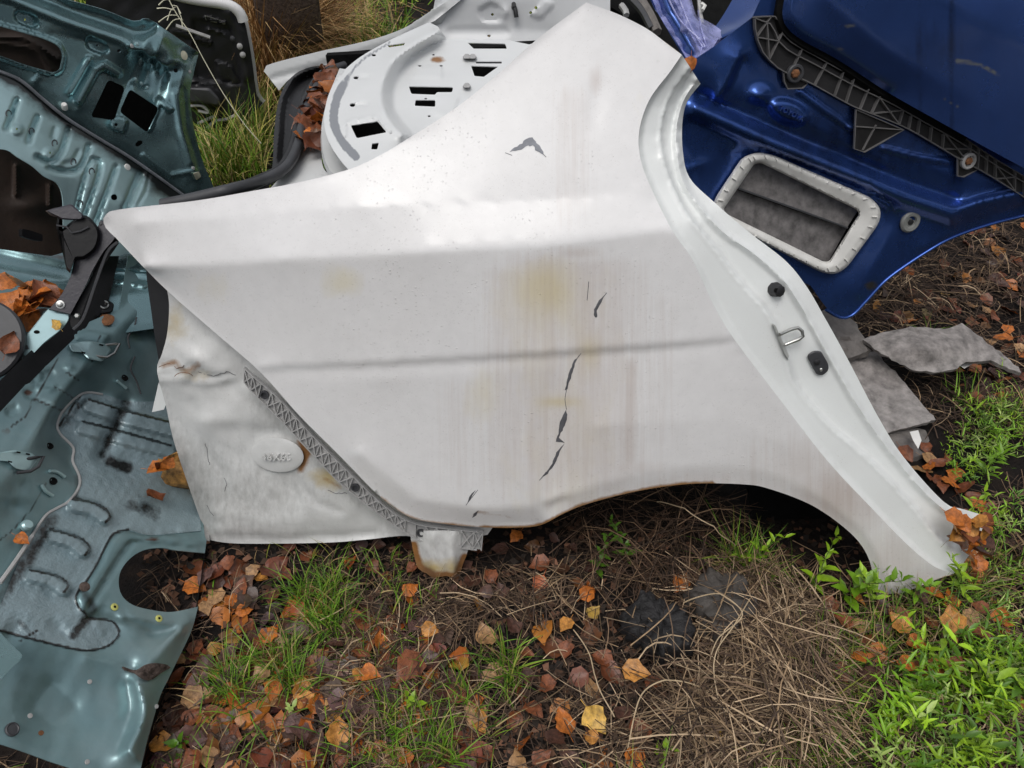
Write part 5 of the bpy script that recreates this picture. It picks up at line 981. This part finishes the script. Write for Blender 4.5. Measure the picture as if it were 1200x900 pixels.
scatter([(1030, 370), (1110, 320), (1200, 300), (1210, 480), (1140, 480), (1100, 430)], 80, {'rust brown': 3, 'dark brown': 2.5, 'orange': 1.6, 'tan': .6}, 'on the shaded soil beyond the grey boards', LG, smin=.035, smax=.055, mind=9, n_things=26)
scatter([(1110, 690), (1200, 640), (1205, 900), (1150, 800)], 8, MIXR, 'among the green weeds at the right edge', LG, mind=25)
for (x, y, cn, s, lb) in ((922, 853, 'orange', .06, 'rounded bright orange leaf alone on the straw near the bottom edge'), (830, 866, 'yellow', .06, 'upright yellow leaf on the straw near the bottom edge'), (662, 738, 'amber', .04, 'amber leaf on black soil left of the charred block'), (797, 684, 'orange', .05, 'orange leaf lying at the top of the weathered block'),
        (745, 790, 'amber', .06, 'large amber leaf just below the charred block'), (482, 693, 'orange', .045, 'long orange leaf on bare soil below the rusty leg'), (480, 792, 'rust brown', .075, 'largest shiny rust brown leaf in the middle carpet'), (437, 803, 'orange', .05, 'bright orange leaf left of the largest rust brown leaf'),
        (688, 700, 'orange', .045, 'orange leaf standing on edge in the dark soil under the arch'), (604, 632, 'orange', .04, 'small orange leaf in the shade right of the grey retainer end'), (697, 850, 'yellow', .06, 'yellow leaf in the cluster near the bottom middle')):
    P = G(x, y, 0); P[2] = float(gz(P[0], P[1])); leaf(P, cn, s, lb, LG, lift=.03, tilt=.25)
# leaves resting on the car sections
def scatter_on(poly, n, mix, fn, nrm, label, group, s0, s1, mind, tilt=.5, lift=.01, nt=99):
    pts = []; lo = np.min(poly, 0); hi = np.max(poly, 0); tr_ = 0
    while len(pts) < n and tr_ < 4000:
        tr_ += 1; x, y = rng.uniform(lo, hi)
        if not inside(np.array([x]), np.array([y]), poly)[0] or any((x-a)**2+(y-b)**2 < mind**2 for a, b in pts): continue
        pts.append((x, y)); cn = pick(mix); fx, fy = (x-lo[0])/(hi[0]-lo[0]), (y-lo[1])/(hi[1]-lo[1])
        pl = ('upper', 'middle', 'lower')[min(2, int(fy*3))]+' '+('left', 'centre', 'right')[min(2, int(fx*3))]
        leaf(fn(x, y), cn, rng.uniform(s0, s1), label.split(' leaf ')[1] if len(pts) <= nt else None, group, nrm=nrm, tilt=tilt, lift=lift+rng.uniform(0, .015), place=pl)
scatter_on([(390, 84), (397, 92), (388, 120), (379, 160), (372, 176), (358, 170), (357, 145), (367, 112), (378, 94)], 46, {'orange': 1.5, 'rust brown': 3, 'dark brown': 1.4}, lambda x, y: GP.at(x, y, .0)[0], (0, -.3, 1), '%s wet leaf packed in the boot gutter of the white car', 'leaves in the boot gutter', .045, .075, 4.5, .6, nt=26)
scatter_on([(-6, 338), (30, 340), (56, 350), (62, 342), (58, 362), (40, 384), (14, 390), (8, 370), (24, 358)], 17, {'orange': 3, 'rust brown': 2.5, 'tan': .7}, lambda x, y: UF.at(x, y, .035)[0], UF.n, '%s curled leaf heaped on the teal floor beside the black arm', 'leaves on the teal floor', .05, .08, 7, .5, .02)
leaf(TB.at(68, 380, .014)[0], 'yellow', .028, 'small yellow leaf on the end bracket of the black arm', 'leaves on the teal floor', nrm=TB.n, tilt=.1)
leaf(TB.at(13, 402, .03)[0], 'rust brown', .05, 'rust brown leaf on the rim of the black disc', 'leaves on the teal floor', nrm=TB.n, tilt=.2)
leaf(TF.at(24, 634, .012)[0], 'orange', .03, 'small orange leaf on the dark teal rail', 'leaves on the teal floor', nrm=TF.n, tilt=.3)
leaf(TF.at(180, 584, .012)[0], 'rust brown', .05, 'rust brown leaf on the coated floor beside the rusted bracket', 'leaves on the teal floor', nrm=TF.n, tilt=.2)
scatter_on([(184, 540), (200, 528), (208, 534), (196, 560), (188, 566)], 4, {'amber': 1, 'orange': 1, 'rust brown': 2}, lambda x, y: YB.at(x, y, .045)[0], YB.n, '%s leaf caught on the rusted bracket under the white tail', 'leaves on the rusted bracket', .035, .05, 6, .7)
leaf(qpt(808, 76, -.06), 'orange', .032, 'orange leaf caught at the top of the white door jamb', 'leaves on the white car', nrm=QP.n, tilt=.3)
scatter_on([(1108, 606), (1150, 612), (1156, 630), (1140, 668), (1128, 650), (1112, 625)], 16, {'orange': 2, 'rust brown': 3, 'amber': 1, 'dark brown': 1}, lambda x, y: qpt(x, y, -.01), (0, -.4, 1), '%s wet leaf heaped against the end of the white sill', 'leaves on the white sill end', .04, .06, 8, .5)

def rest_mesh():
    V = []; F = []; C_ = []; n0 = 0
    for M, cn, v in REST:
        me = leaf_me[(cn, v)]; V += [tuple(M @ q.co) for q in me.vertices]; F += [tuple(n0+i for i in p.vertices) for p in me.polygons]; n0 += len(me.vertices); C_ += [(*[c*rng.uniform(.6, .9) for c in LC[cn]], 1)]*len(me.vertices)
    me = bpy.data.meshes.new('leaf_litter'); me.from_pydata(V, [], F); me.polygons.foreach_set('use_smooth', [True]*len(F)); a = me.color_attributes.new('tint', 'FLOAT_COLOR', 'POINT'); a.data.foreach_set('color', np.array(C_, np.float32).ravel())
    me.materials.append(pm('litter', (.1, .1, .1), .45, 0, .1, .3, 45, 1.2, 160, attr='tint')); o = bpy.data.objects.new('leaf_litter', me); COL.objects.link(o); tag(o, 'older dull leaves lying under the brighter ones', None, None, 'stuff')
OUTL = [(-260, 600), (-40, 600), (-20, 900), (150, 915), (1210, 905), (1215, 280), (1450, 320), (1500, 960), (900, 1060), (100, 1060)]
scatter(OUTL, 330, MIXL, '', LG, mind=14, n_things=0); scatter([(900, 260), (1205, 230), (1205, 320), (1040, 370)], 60, MIXL, '', LG, mind=9, n_things=0)
rest_mesh()

# ================================================================== GRASS, STRAW, WEEDS (masses nobody could count)
def blade_mesh(name, base, height, az, lean, width, cols, mat, label, seg=4, droop=1.2, org=(0, 0, 0)):
    n = len(base); t = np.linspace(0, 1, seg+1); d = np.stack([np.cos(az), np.sin(az)], -1); s = np.stack([-np.sin(az+rng.normal(size=n)*.6), np.cos(az+rng.normal(size=n)*.6)], -1)
    ang = lean[:, None]+droop*t[None]**1.5*rng.uniform(.2, 1, n)[:, None]
    st = height[:, None]/seg; dx = np.cumsum(np.concatenate([np.zeros((n, 1)), np.sin(ang[:, 1:])*st], 1), 1); dz = np.cumsum(np.concatenate([np.zeros((n, 1)), np.cos(ang[:, 1:])*st], 1), 1)
    w = width[:, None]*(1-t[None]**2*.92); C_ = np.zeros((n, seg+1, 3)); C_[:, :, :2] = base[:, None, :2]+dx[:, :, None]*d[:, None]; C_[:, :, 2] = base[:, None, 2]+dz
    S = np.zeros((n, 1, 3)); S[:, 0, :2] = s
    V = np.stack([C_-S*w[:, :, None]/2, C_+S*w[:, :, None]/2], 2).reshape(-1, 3)
    k = 2*(seg+1); i0 = (np.arange(n)*k)[:, None]+2*np.arange(seg)[None]
    F = np.stack([i0, i0+1, i0+3, i0+2], -1).reshape(-1, 4)
    return strip_obj(name, V, F, np.repeat(cols, k, 0), mat, label)
def strip_obj(name, V, F, cols, mat, label):
    me = bpy.data.meshes.new(name); me.vertices.add(len(V)); me.vertices.foreach_set('co', V.astype(np.float32).ravel())
    me.loops.add(F.size); me.loops.foreach_set('vertex_index', F.astype(np.int32).ravel()); me.polygons.add(len(F)); me.polygons.foreach_set('loop_start', np.arange(0, F.size, F.shape[1], dtype=np.int32))
    me.update(calc_edges=True); me.polygons.foreach_set('use_smooth', [True]*len(F))
    a = me.color_attributes.new('tint', 'FLOAT_COLOR', 'POINT'); cc = np.ones((len(V), 4), np.float32); cc[:, :3] = cols; a.data.foreach_set('color', cc.ravel())
    me.materials.append(mat); o = bpy.data.objects.new(name, me); COL.objects.link(o); return tag(o, label, None, None, 'stuff')
bladem = pm('blade', (.1, .1, .1), .5, 0, 0, .15, 10, attr='tint', spec=.3); strawm = pm('straw_fibre', (.1, .1, .1), .7, 0, 0, .25, 40, attr='tint', spec=.2); weedm = pm('weed_leaf', (.1, .1, .1), .42, 0, .05, .25, 60, attr='tint', spec=.4)
def colmix(n, cs, ws, jit=.25):
    cs = np.array(cs); i = rng.choice(len(cs), n, p=np.array(ws)/np.sum(ws)); return cs[i]*(1+rng.normal(size=(n, 1))*jit).clip(.35, 1.8)
def gpts(poly, n, dens_f=None):
    out = np.zeros((0, 2)); lo = np.min(poly, 0); hi = np.max(poly, 0)
    while len(out) < n:
        q = rng.uniform(lo, hi, (n*3, 2)); ok = inside(q[:, 0], q[:, 1], poly)
        if dens_f is not None: ok &= rng.uniform(size=len(q)) < dens_f(q[:, 0], q[:, 1])
        out = np.concatenate([out, q[ok]])
    out = out[:n]; P = GROUND.at(out[:, 0], out[:, 1], 0); P[:, 2] = gz(P[:, 0], P[:, 1]); return P, out
def clump(x, y, s=30., seed=1):
    r = np.random.default_rng(seed); o = 0
    for i in range(6): k = r.normal(size=2)/s; o = o+np.sin(k[0]*x+k[1]*y+r.uniform(0, 6.3))
    return 1/(1+np.exp(-1.6*o))
GREEN = [(.09, .20, .015), (.14, .26, .02), (.05, .12, .012)]; DRY = [(.42, .31, .14), (.30, .20, .09), (.5, .40, .20)]
# far field, scattered over real ground
def field(n, x0, x1, y0, y1, cs, ws, h0, h1, wd, label, seed, name='grass_field', lean=.5, keep=None):
    B = np.stack([rng.uniform(x0, x1, n*2), rng.uniform(y0, y1, n*2), np.zeros(n*2)], -1); ok = rng.uniform(size=n*2) < clump(B[:, 0], B[:, 1], .25, seed)
    if keep is not None: ok &= keep(B[:, 0], B[:, 1])
    B = B[ok]; m = len(B); B[:, 2] = gz(B[:, 0], B[:, 1])
    blade_mesh(name, B, rng.uniform(h0, h1, m), rng.uniform(0, 6.28, m), np.abs(rng.normal(size=m))*lean, np.full(m, wd)*rng.uniform(.6, 1.3, m), colmix(m, cs, ws), bladem, label)
fk = lambda X, Y: (Y > 2.62) | (X < -.72)
field(26000, -2.6, 1.2, 2.0, 4.2, GREEN+DRY[:2]+[(.40, .42, .07)], [2, 3, .6, .7, .3, 3.5], .08, .24, .006, 'mixed green and yellow grass beyond the cars', 3, keep=fk)
field(26000, -5, 3, 4.2, 9.0, GREEN+DRY[:2]+[(.40, .42, .07)], [2, 3, .6, .8, .3, 3.5], .10, .3, .010, 'green and yellow grass farther back', 5)
field(30000, -14, 10, 9, 24, GREEN+DRY[:2], [2, 3, 1, 1.8, 1], .2, .4, .03, 'grass at the far end of the yard', 6)
# brown dry clump by the lid
P, _ = gpts([(290, 60), (303, 112), (326, 118), (335, 84), (385, 72), (380, 58)], 5200); m = len(P)
blade_mesh('dry_grass', P, rng.uniform(.35, .85, m), rng.uniform(0, 6.28, m), np.abs(rng.normal(size=m))*.5+.05, np.full(m, .0055), colmix(m, [(.40, .23, .10), (.52, .36, .17), (.22, .12, .06)], [3, 2, 1]), strawm, 'tangled brown dry grass standing beside the black-lined lid', droop=1.6)
P, _ = gpts([(232, 150), (250, 222), (310, 205), (318, 150), (300, 130)], 1500); m = len(P)
blade_mesh('grass_tuft', P, rng.uniform(.12, .36, m), rng.uniform(0, 6.28, m), np.abs(rng.normal(size=m))*.5, np.full(m, .005), colmix(m, GREEN+[(.42, .38, .10), (.5, .4, .18)], [2, 3, 1, 4, 2]), bladem, 'yellow green grass between the teal panel and the white car')
# foreground green blades
tufts = [([(260, 770), (345, 750), (350, 830), (290, 870), (255, 850)], 420, .10), ([(290, 690), (400, 680), (410, 740), (330, 750)], 380, .10), ([(560, 760), (600, 750), (610, 860), (520, 900), (500, 850)], 360, .08), ([(450, 830), (540, 800), (560, 900), (430, 905)], 260, .07), ([(240, 680), (560, 690), (560, 900), (200, 900)], 500, .07), ([(940, 700), (1060, 700), (1050, 830), (980, 880), (930, 800)], 420, .12), ([(880, 860), (1000, 820), (1010, 905), (870, 905)], 420, .09), ([(1040, 690), (1200, 640), (1205, 760), (1060, 790)], 420, .12), ([(840, 640), (960, 690), (980, 740), (900, 700)], 260, .12), ([(240, 640), (480, 650), (480, 690), (250, 690)], 120, .07), ([(1080, 380), (1200, 470), (1200, 520), (1100, 470)], 160, .1)]
for i, (po, n, h) in enumerate(tufts):
    P, q = gpts(po, n, lambda x, y: clump(x, y, 26, 11)); m = n; ws = [2, 3, 1, .8, .5, .3] if i < 5 else [1.5, 2, 1, 1.2, .8, .6]
    blade_mesh('grass_tuft', P, h*rng.uniform(.5, 1.3, m), rng.uniform(0, 6.28, m), np.abs(rng.normal(size=m))*.6, np.full(m, .0026)*rng.uniform(.7, 1.4, m), colmix(m, GREEN+[(.22, .24, .04)]+DRY[:2], ws), bladem, 'thin green grass blades growing through the leaves')
# straw litter lying on the soil
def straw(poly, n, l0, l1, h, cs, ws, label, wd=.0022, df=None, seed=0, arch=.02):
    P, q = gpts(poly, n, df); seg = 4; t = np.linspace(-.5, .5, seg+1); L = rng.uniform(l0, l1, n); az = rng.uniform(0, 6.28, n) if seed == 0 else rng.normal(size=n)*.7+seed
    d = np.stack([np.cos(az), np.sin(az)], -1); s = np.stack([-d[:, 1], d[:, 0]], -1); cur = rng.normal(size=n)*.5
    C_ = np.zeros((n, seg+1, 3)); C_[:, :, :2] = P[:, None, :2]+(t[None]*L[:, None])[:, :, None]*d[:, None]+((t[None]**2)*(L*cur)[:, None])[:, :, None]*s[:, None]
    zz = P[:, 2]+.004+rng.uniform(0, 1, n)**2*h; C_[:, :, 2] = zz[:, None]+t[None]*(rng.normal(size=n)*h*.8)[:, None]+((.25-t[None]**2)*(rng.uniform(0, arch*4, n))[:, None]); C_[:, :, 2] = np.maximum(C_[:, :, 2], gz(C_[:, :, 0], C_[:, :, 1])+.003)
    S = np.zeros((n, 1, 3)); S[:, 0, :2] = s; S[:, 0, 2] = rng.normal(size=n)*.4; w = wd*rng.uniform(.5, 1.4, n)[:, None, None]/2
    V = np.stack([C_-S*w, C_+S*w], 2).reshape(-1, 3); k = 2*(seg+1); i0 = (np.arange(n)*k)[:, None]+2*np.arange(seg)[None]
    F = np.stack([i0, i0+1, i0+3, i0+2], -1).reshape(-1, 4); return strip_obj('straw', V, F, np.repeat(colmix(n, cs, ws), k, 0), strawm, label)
PALE = [(.46, .34, .22), (.27, .185, .11), (.13, .085, .055), (.055, .036, .026)]
straw([(180, 640), (1000, 640), (1000, 905), (170, 905)], 2600, .03, .12, .012, PALE, [.25, .8, 2.0, 5], 'brown straw litter over the soil', .0015, lambda x, y: .25+.75*clump(x, y, 40, 4))
straw([(400, 690), (760, 640), (760, 905), (420, 905)], 850, .05, .16, .022, PALE, [.8, 1.4, 2, 3], 'straw litter between the leaves and the burnt blocks', .0016, lambda x, y: clump(x, y, 45, 9))
straw([(800, 690), (890, 690), (960, 760), (955, 850), (910, 905), (770, 905), (790, 830), (840, 770)], 1300, .08, .26, .06, PALE, [1.5, 2.2, 2.4, 2.2], 'pale tangle of dry straw in front of the blocks', .0019, None, 0, .04)
straw([(880, 690), (930, 690), (975, 770), (950, 850), (890, 860)], 900, .10, .28, .06, PALE, [1.6, 2.4, 2.2, 1.6], 'combed dry straw to the right of the blocks', .0019, None, 2.1, .04)
straw([(725, 735), (760, 705), (800, 690), (880, 685), (880, 760), (800, 790), (740, 775)], 90, .06, .16, .09, PALE, [2, 2, 2, 1], 'loose straw over the burnt blocks', .0018, None, 0, .05)
straw([(660, 590), (830, 575), (900, 650), (900, 710), (700, 680)], 480, .08, .24, .05, [(.10, .06, .04), (.04, .026, .018), (.22, .14, .085)], [2, 3, 1], 'brown dry straw under the wheel arch, coloured darker to imitate the shade', .0018, None, 0, .05)  # darker straw colours put the shade under the arch into the tint
straw([(1000, 330), (1205, 290), (1205, 520), (1090, 500), (1040, 420)], 900, .05, .16, .02, PALE, [.2, .6, 1.5, 5], 'dark straw litter round the grey boards', .0022)
straw([(960, 700), (1205, 560), (1205, 905), (960, 905)], 1300, .05, .18, .03, PALE, [.7, 1.2, 2.2, 3], 'straw under the weeds', .0018)
OUTF = [(-260, 560), (-40, 560), (-20, 900), (150, 915), (1210, 905), (1215, 260), (1500, 300), (1600, 1000), (900, 1080), (100, 1080), (-300, 1000)]
straw(OUTF, 6500, .04, .16, .02, PALE, [.5, 1, 2, 4], 'straw litter round about', .0018)
straw([(880, 240), (1210, 200), (1210, 330), (1000, 400)], 1800, .05, .16, .02, PALE, [.2, .7, 1.8, 4], 'straw litter behind the blue corner', .0024)
P, q = gpts(OUTF, 2600, lambda x, y: clump(x, y, 40, 13)); m = len(P)
blade_mesh('grass_tuft', P, rng.uniform(.04, .13, m), rng.uniform(0, 6.28, m), np.abs(rng.normal(size=m))*.6, np.full(m, .0028), colmix(m, GREEN+[(.22, .24, .04)]+DRY[:2], [2, 3, 1, 1, .5, .3]), bladem, 'thin grass in the soil round about')
# soil crumbs and shredded dead leaf bits
n = 5200; P, q = gpts([(170, 600), (1205, 600), (1205, 905), (150, 905)], n); az = rng.uniform(0, 6.28, n); sz = rng.uniform(.003, .010, n)
c4 = np.array([(-1, -.7, 0), (1, -.6, .3), (.9, .8, 0), (-.8, .9, .4)]); ca, sa = np.cos(az), np.sin(az)
V = np.stack([np.stack([(c[0]*ca-c[1]*sa)*sz, (c[0]*sa+c[1]*ca)*sz, (c[2]+rng.normal(size=n)*.4)*sz+.005], -1) for c in c4], 1)+P[:, None]
strip_obj('leaf_crumbs', V.reshape(-1, 3), np.arange(n*4).reshape(-1, 4), np.repeat(colmix(n, [(.05, .03, .02), (.10, .05, .03), (.16, .08, .05), (.02, .015, .012)], [3, 2, 1, 3], .35), 4, 0), strawm, 'crumbled dead leaf bits in the soil')
# lance-leaved weeds
def leaflet(L, W):
    return [(0, 0, 0), (W*.5, L*.3, .06*L), (0, L*.35, 0), (-W*.5, L*.3, .06*L), (W*.42, L*.65, .03*L), (0, L*.68, -.03*L), (-W*.42, L*.65, .03*L), (0, L, -.12*L)], [(0, 1, 2), (0, 2, 3), (1, 4, 5, 2), (2, 5, 6, 3), (4, 7, 5), (5, 7, 6)]
def weed(seed, H=.16, n=9, L=.035, W=.010, lean=.3):
    r = np.random.default_rng(seed); P = []; az = r.uniform(0, 6.28)
    for i in range(8):
        t = i/7; P.append(np.array((math.cos(az)*lean*H*t*t+r.normal()*.002, math.sin(az)*lean*H*t*t+r.normal()*.002, H*t*(1-.2*lean*t))))
    P = np.array(P); V = []; F = []
    for i in range(n):
        t = .18+.82*i/(n-1); p = np.array([np.interp(t*7, np.arange(8), P[:, k]) for k in range(3)]); a0 = i*1.3+r.uniform(0, .4)
        for sgn in (0, math.pi):
            a = a0+sgn; l = L*r.uniform(.7, 1.2)*(1.15-.5*t); lv, lf = leaflet(l, W*l/L*1.0); up = r.uniform(.2, .9)*(0.5+t)
            M = Euler((up, 0, a)).to_matrix(); b = len(V)
            V += [tuple(np.array(M @ Vector(v))+p) for v in lv]; F += [tuple(b+k for k in f) for f in lf]
    return P, V, F
WG = [(.16, .32, .012), (.25, .41, .02), (.08, .18, .012), (.30, .40, .10)]
def weed_mass(polys, n, label, H0, H1, name='weeds', fine=False):
    Vs = []; Fs4 = []; Cs = []; base = 0; variants = [weed(s, 1., int(rng.integers(4, 8)), .38, .06+.012*(s % 3), .6) for s in range(5)]+[weed(20+s, 1., 3, .5, .15, .5) for s in range(2)]+[weed(30+s, 1., 9, .24, .04, .8) for s in range(1)]
    if fine: variants = [weed(40+s, 1., 9, .22, .035, .9) for s in range(4)]+[weed(50+s, 1., 6, .34, .05, .9) for s in range(4)]
    for po, m in polys:
        P, q = gpts(po, m, lambda x, y: clump(x, y, 30, 21)**3)
        for p in P:
            _, V, F = variants[rng.integers(8)]; V = np.array(V); s = H0+(H1-H0)*rng.uniform()**1.7; a = rng.uniform(0, 6.28); c, s_ = math.cos(a), math.sin(a); tl = rng.normal(size=2)*.35
            X = V[:, 0]*c-V[:, 1]*s_+V[:, 2]*tl[0]; Y = V[:, 0]*s_+V[:, 1]*c+V[:, 2]*tl[1]; V2 = np.stack([X, Y, V[:, 2]], -1)*s+p
            Vs.append(V2); Fs4 += [tuple(base+k for k in (f if len(f) == 4 else f+(f[2],))) for f in F]; base += len(V); Cs.append(np.repeat(colmix(1, WG, [2, 2, 1, 1], .2), len(V), 0))
    V = np.concatenate(Vs); me = bpy.data.meshes.new(name); me.from_pydata(V.tolist(), [], [f[:3] if f[3] == f[2] else f for f in Fs4]); me.polygons.foreach_set('use_smooth', [True]*len(me.polygons))
    a = me.color_attributes.new('tint', 'FLOAT_COLOR', 'POINT'); cc = np.ones((len(V), 4), np.float32); cc[:, :3] = np.concatenate(Cs); a.data.foreach_set('color', cc.ravel()); me.materials.append(weedm)
    o = bpy.data.objects.new(name, me); COL.objects.link(o); tag(o, label, None, None, 'stuff')
weed_mass([([(1010, 800), (1080, 780), (1205, 760), (1205, 915), (990, 915)], 210)], 0, 'bright green lance-leaved weeds filling the lower right corner', .05, .13)
weed_mass([([(1095, 500), (1150, 480), (1205, 490), (1205, 640), (1160, 640), (1120, 560)], 120), ([(1060, 700), (1205, 660), (1205, 790), (1100, 790)], 60)], 0, 'green weeds along the outer side of the white sill', .05, .12, fine=True)
# single weeds one can pick out
stm = pm('weed_stem', (.10, .14, .03), .5, 0, 0, .2, 30)
def weed_thing(x, y, H, n, label, seed, L=.036, W=.011, lean=.4, col=0):
    P, V, F = weed(seed, H, n, L, W, lean); g = G(x, y, 0); g[2] = float(gz(g[0], g[1]))
    rt = thing('weed_plant', tuple(g), label, 'weed', 'single green weeds'); tube('stem', P+g, np.linspace(.0016, .0006, 8), stm, rt, n=5)
    o = mk('leaves', np.array(V)+g, F, weedm, rt); a = o.data.color_attributes.new('tint', 'FLOAT_COLOR', 'POINT'); cc = np.ones((len(V), 4), np.float32); cc[:, :3] = np.array(WG[col])*rng.uniform(.8, 1.1); a.data.foreach_set('color', cc.ravel())
for a in ((985, 705, .17, 9, 'broad-leaved green weed in front of the black wheel arch', 31, .05, .02, .5, 0), (952, 690, .15, 8, 'green weed at the left of the wheel arch opening', 32, .045, .016, .4, 1), (1020, 712, .13, 8, 'green weed touching the lower corner of the white sill', 33, .042, .013, .4, 1), (870, 660, .13, 7, 'small green weed in the dry straw below the arch', 34, .04, .012, .6, 1), (735, 655, .10, 8, 'dark green leafy weed in the shade under the white panel', 35, .035, .013, .7, 2), (700, 668, .08, 7, 'low dark green weed left of the leafy one under the panel', 36, .03, .012, .8, 2),
          (1066, 705, .14, 8, 'green weed growing up against the white sill end', 37, .04, .012, .3, 0), (1120, 700, .16, 9, 'tall green weed over the leaf heap at the sill end', 38, .04, .012, .4, 1), (487, 832, .05, 4, 'small bright green seedling in the middle leaf carpet', 39, .03, .014, .2, 1), (346, 832, .04, 4, 'pale green seedling near the left leaf carpet', 40, .026, .013, .2, 3), (772, 888, .05, 4, 'tiny green sprout at the bottom edge beside an orange leaf', 41, .026, .012, .2, 1), (212, 870, .05, 5, 'dark green sprout beside the teal floor edge', 42, .03, .013, .4, 2), (1150, 560, .18, 9, 'upright green weed by the square grey board', 43, .045, .012, .4, 0), (1110, 640, .15, 8, 'green weed leaning over the wet leaves of the sill end', 44, .04, .012, .6, 1)):
    weed_thing(*a)
# tall dry grass stalk in front of the teal panel
gs = thing('grass_stalk', tuple(G(300, 165)), 'tall pale dry grass stalk leaning over the teal panel and black lid', 'grass stalk')
SK = plane3((310, 165, 2.5), (250, 90, 2.4), (190, 0, 2.3)) if False else Plane(CAM+rays([250], [90])[0]*2.35, (0, -1, .4))
p = cr([(306, 168), (286, 145), (262, 110), (240, 72), (222, 38), (208, 18), (196, -4)], 4); tube('stem', SK.at(p[:, 0], p[:, 1]), .0014, MAT['plug_cream'], gs, n=5)
for k, (x, y, dx, dy) in enumerate(((208, 18, -22, 8), (212, 22, -18, 14), (204, 12, -20, -2), (210, 16, 4, 16), (206, 8, -10, 16), (214, 24, -6, -16), (202, 6, 10, 10), (200, 0, -14, 6))):
    q = cr([(x, y), (x+dx*.5, y+dy*.3-2), (x+dx, y+dy)], 3); tube('seed_branch', SK.at(q[:, 0], q[:, 1]), np.linspace(.0008, .002, len(q)), strawm if False else MAT['board_grey'] if False else MAT['plug_cream'], gs, n=4)
# longer single straws one can pick out over the blocks
def long_straw(pts, z, label, r=.0013):
    p = np.array(pts, float); P = np.array([G(x, y, zz) for (x, y), zz in zip(pts, z)]); k = cr(np.concatenate([P], 0)[:, :2]*1000, 8)
    t0 = np.linspace(0, 1, len(P)); t1 = np.linspace(0, 1, len(k)); Z = np.interp(t1, t0, P[:, 2]); o = tube('dry_stalk', np.concatenate([k/1000, Z[:, None]], 1), r, MAT['straw_pale'], None, n=5, org=tuple(P[0])); tag(o, label, 'straw stalk', 'single pale straw stalks')
pm('straw_pale', (.50, .38, .24), .6, 0, 0, .2, 30)
long_straw([(802, 706), (840, 694), (870, 720), (840, 750), (826, 800)], [.06, .11, .10, .09, .02], 'bent pale stalk looping over the weathered block')
long_straw([(770, 588), (810, 600), (845, 618), (862, 640)], [.1, .14, .12, .03], 'long pale stalk arching under the wheel arch')
long_straw([(672, 738), (690, 765), (700, 800), (720, 840)], [.01, .03, .05, .02], 'pale stalk leaning across the black soil')
long_straw([(880, 700), (862, 730), (838, 770), (845, 840)], [.06, .10, .1, .02], 'upright pale stalk right of the weathered block')
long_straw([(735, 880), (752, 815), (790, 795), (820, 805)], [.02, .06, .08, .05], 'hooked pale stalk at the bottom below the charred block')

# ================================================================== UNSEEN TREES ADDED ROUND THE YARD (darken the low sky and its reflections)
def added_tree_line():
    V = []; F = []; C_ = []
    for i in range(40):
        a = i/40*6.283+rng.normal()*.04; d = rng.uniform(8.5, 12.5); x, y = math.sin(a)*d*1.1, math.cos(a)*d*(2.6 if math.cos(a) > .3 else 1.)
        h = rng.uniform(5, 7.5); b = len(V); r = rng.uniform(.10, .18)
        for z, rr in ((-.1, r), (h*.5, r*.6), (h*.95, .02)): V += [(x+rr*math.cos(k*1.0472), y+rr*math.sin(k*1.0472), z) for k in range(6)]
        F += [(b+l*6+k, b+l*6+(k+1) % 6, b+l*6+6+(k+1) % 6, b+l*6+6+k) for l in range(2) for k in range(6)]; C_ += [(.05, .04, .03, 1)]*18
        n = 700; u = rng.normal(size=(n, 3)); u /= np.linalg.norm(u, axis=1)[:, None]; R3 = np.array((1.7, 1.7, h*.40))*rng.uniform(.35, 1, (n, 1))
        cc = np.array((x, y, h*.58))+u*R3+rng.normal(size=(n, 3))*.15
        for c in cc:
            p, q = rng.normal(size=3), rng.normal(size=3); p *= .17/np.linalg.norm(p); q *= .17/np.linalg.norm(q); b = len(V); V += [tuple(c-p), tuple(c+q), tuple(c+p), tuple(c-q)]; F.append((b, b+1, b+2, b+3))
        cl = np.array((.05, .075, .02))*rng.uniform(.7, 1.3); C_ += [(*(cl*k), 1) for k in np.repeat(rng.uniform(.6, 1.4, n), 4)]
    me = bpy.data.meshes.new('added_tree_line'); me.from_pydata(V, [], F); a = me.color_attributes.new('tint', 'FLOAT_COLOR', 'POINT'); a.data.foreach_set('color', np.array(C_, np.float32).ravel()); me.materials.append(bladem)
    o = bpy.data.objects.new('added_tree_line', me); COL.objects.link(o); tag(o, 'unseen belt of trees added round the scrap yard to darken the low sky', None, None, 'stuff')
added_tree_line()
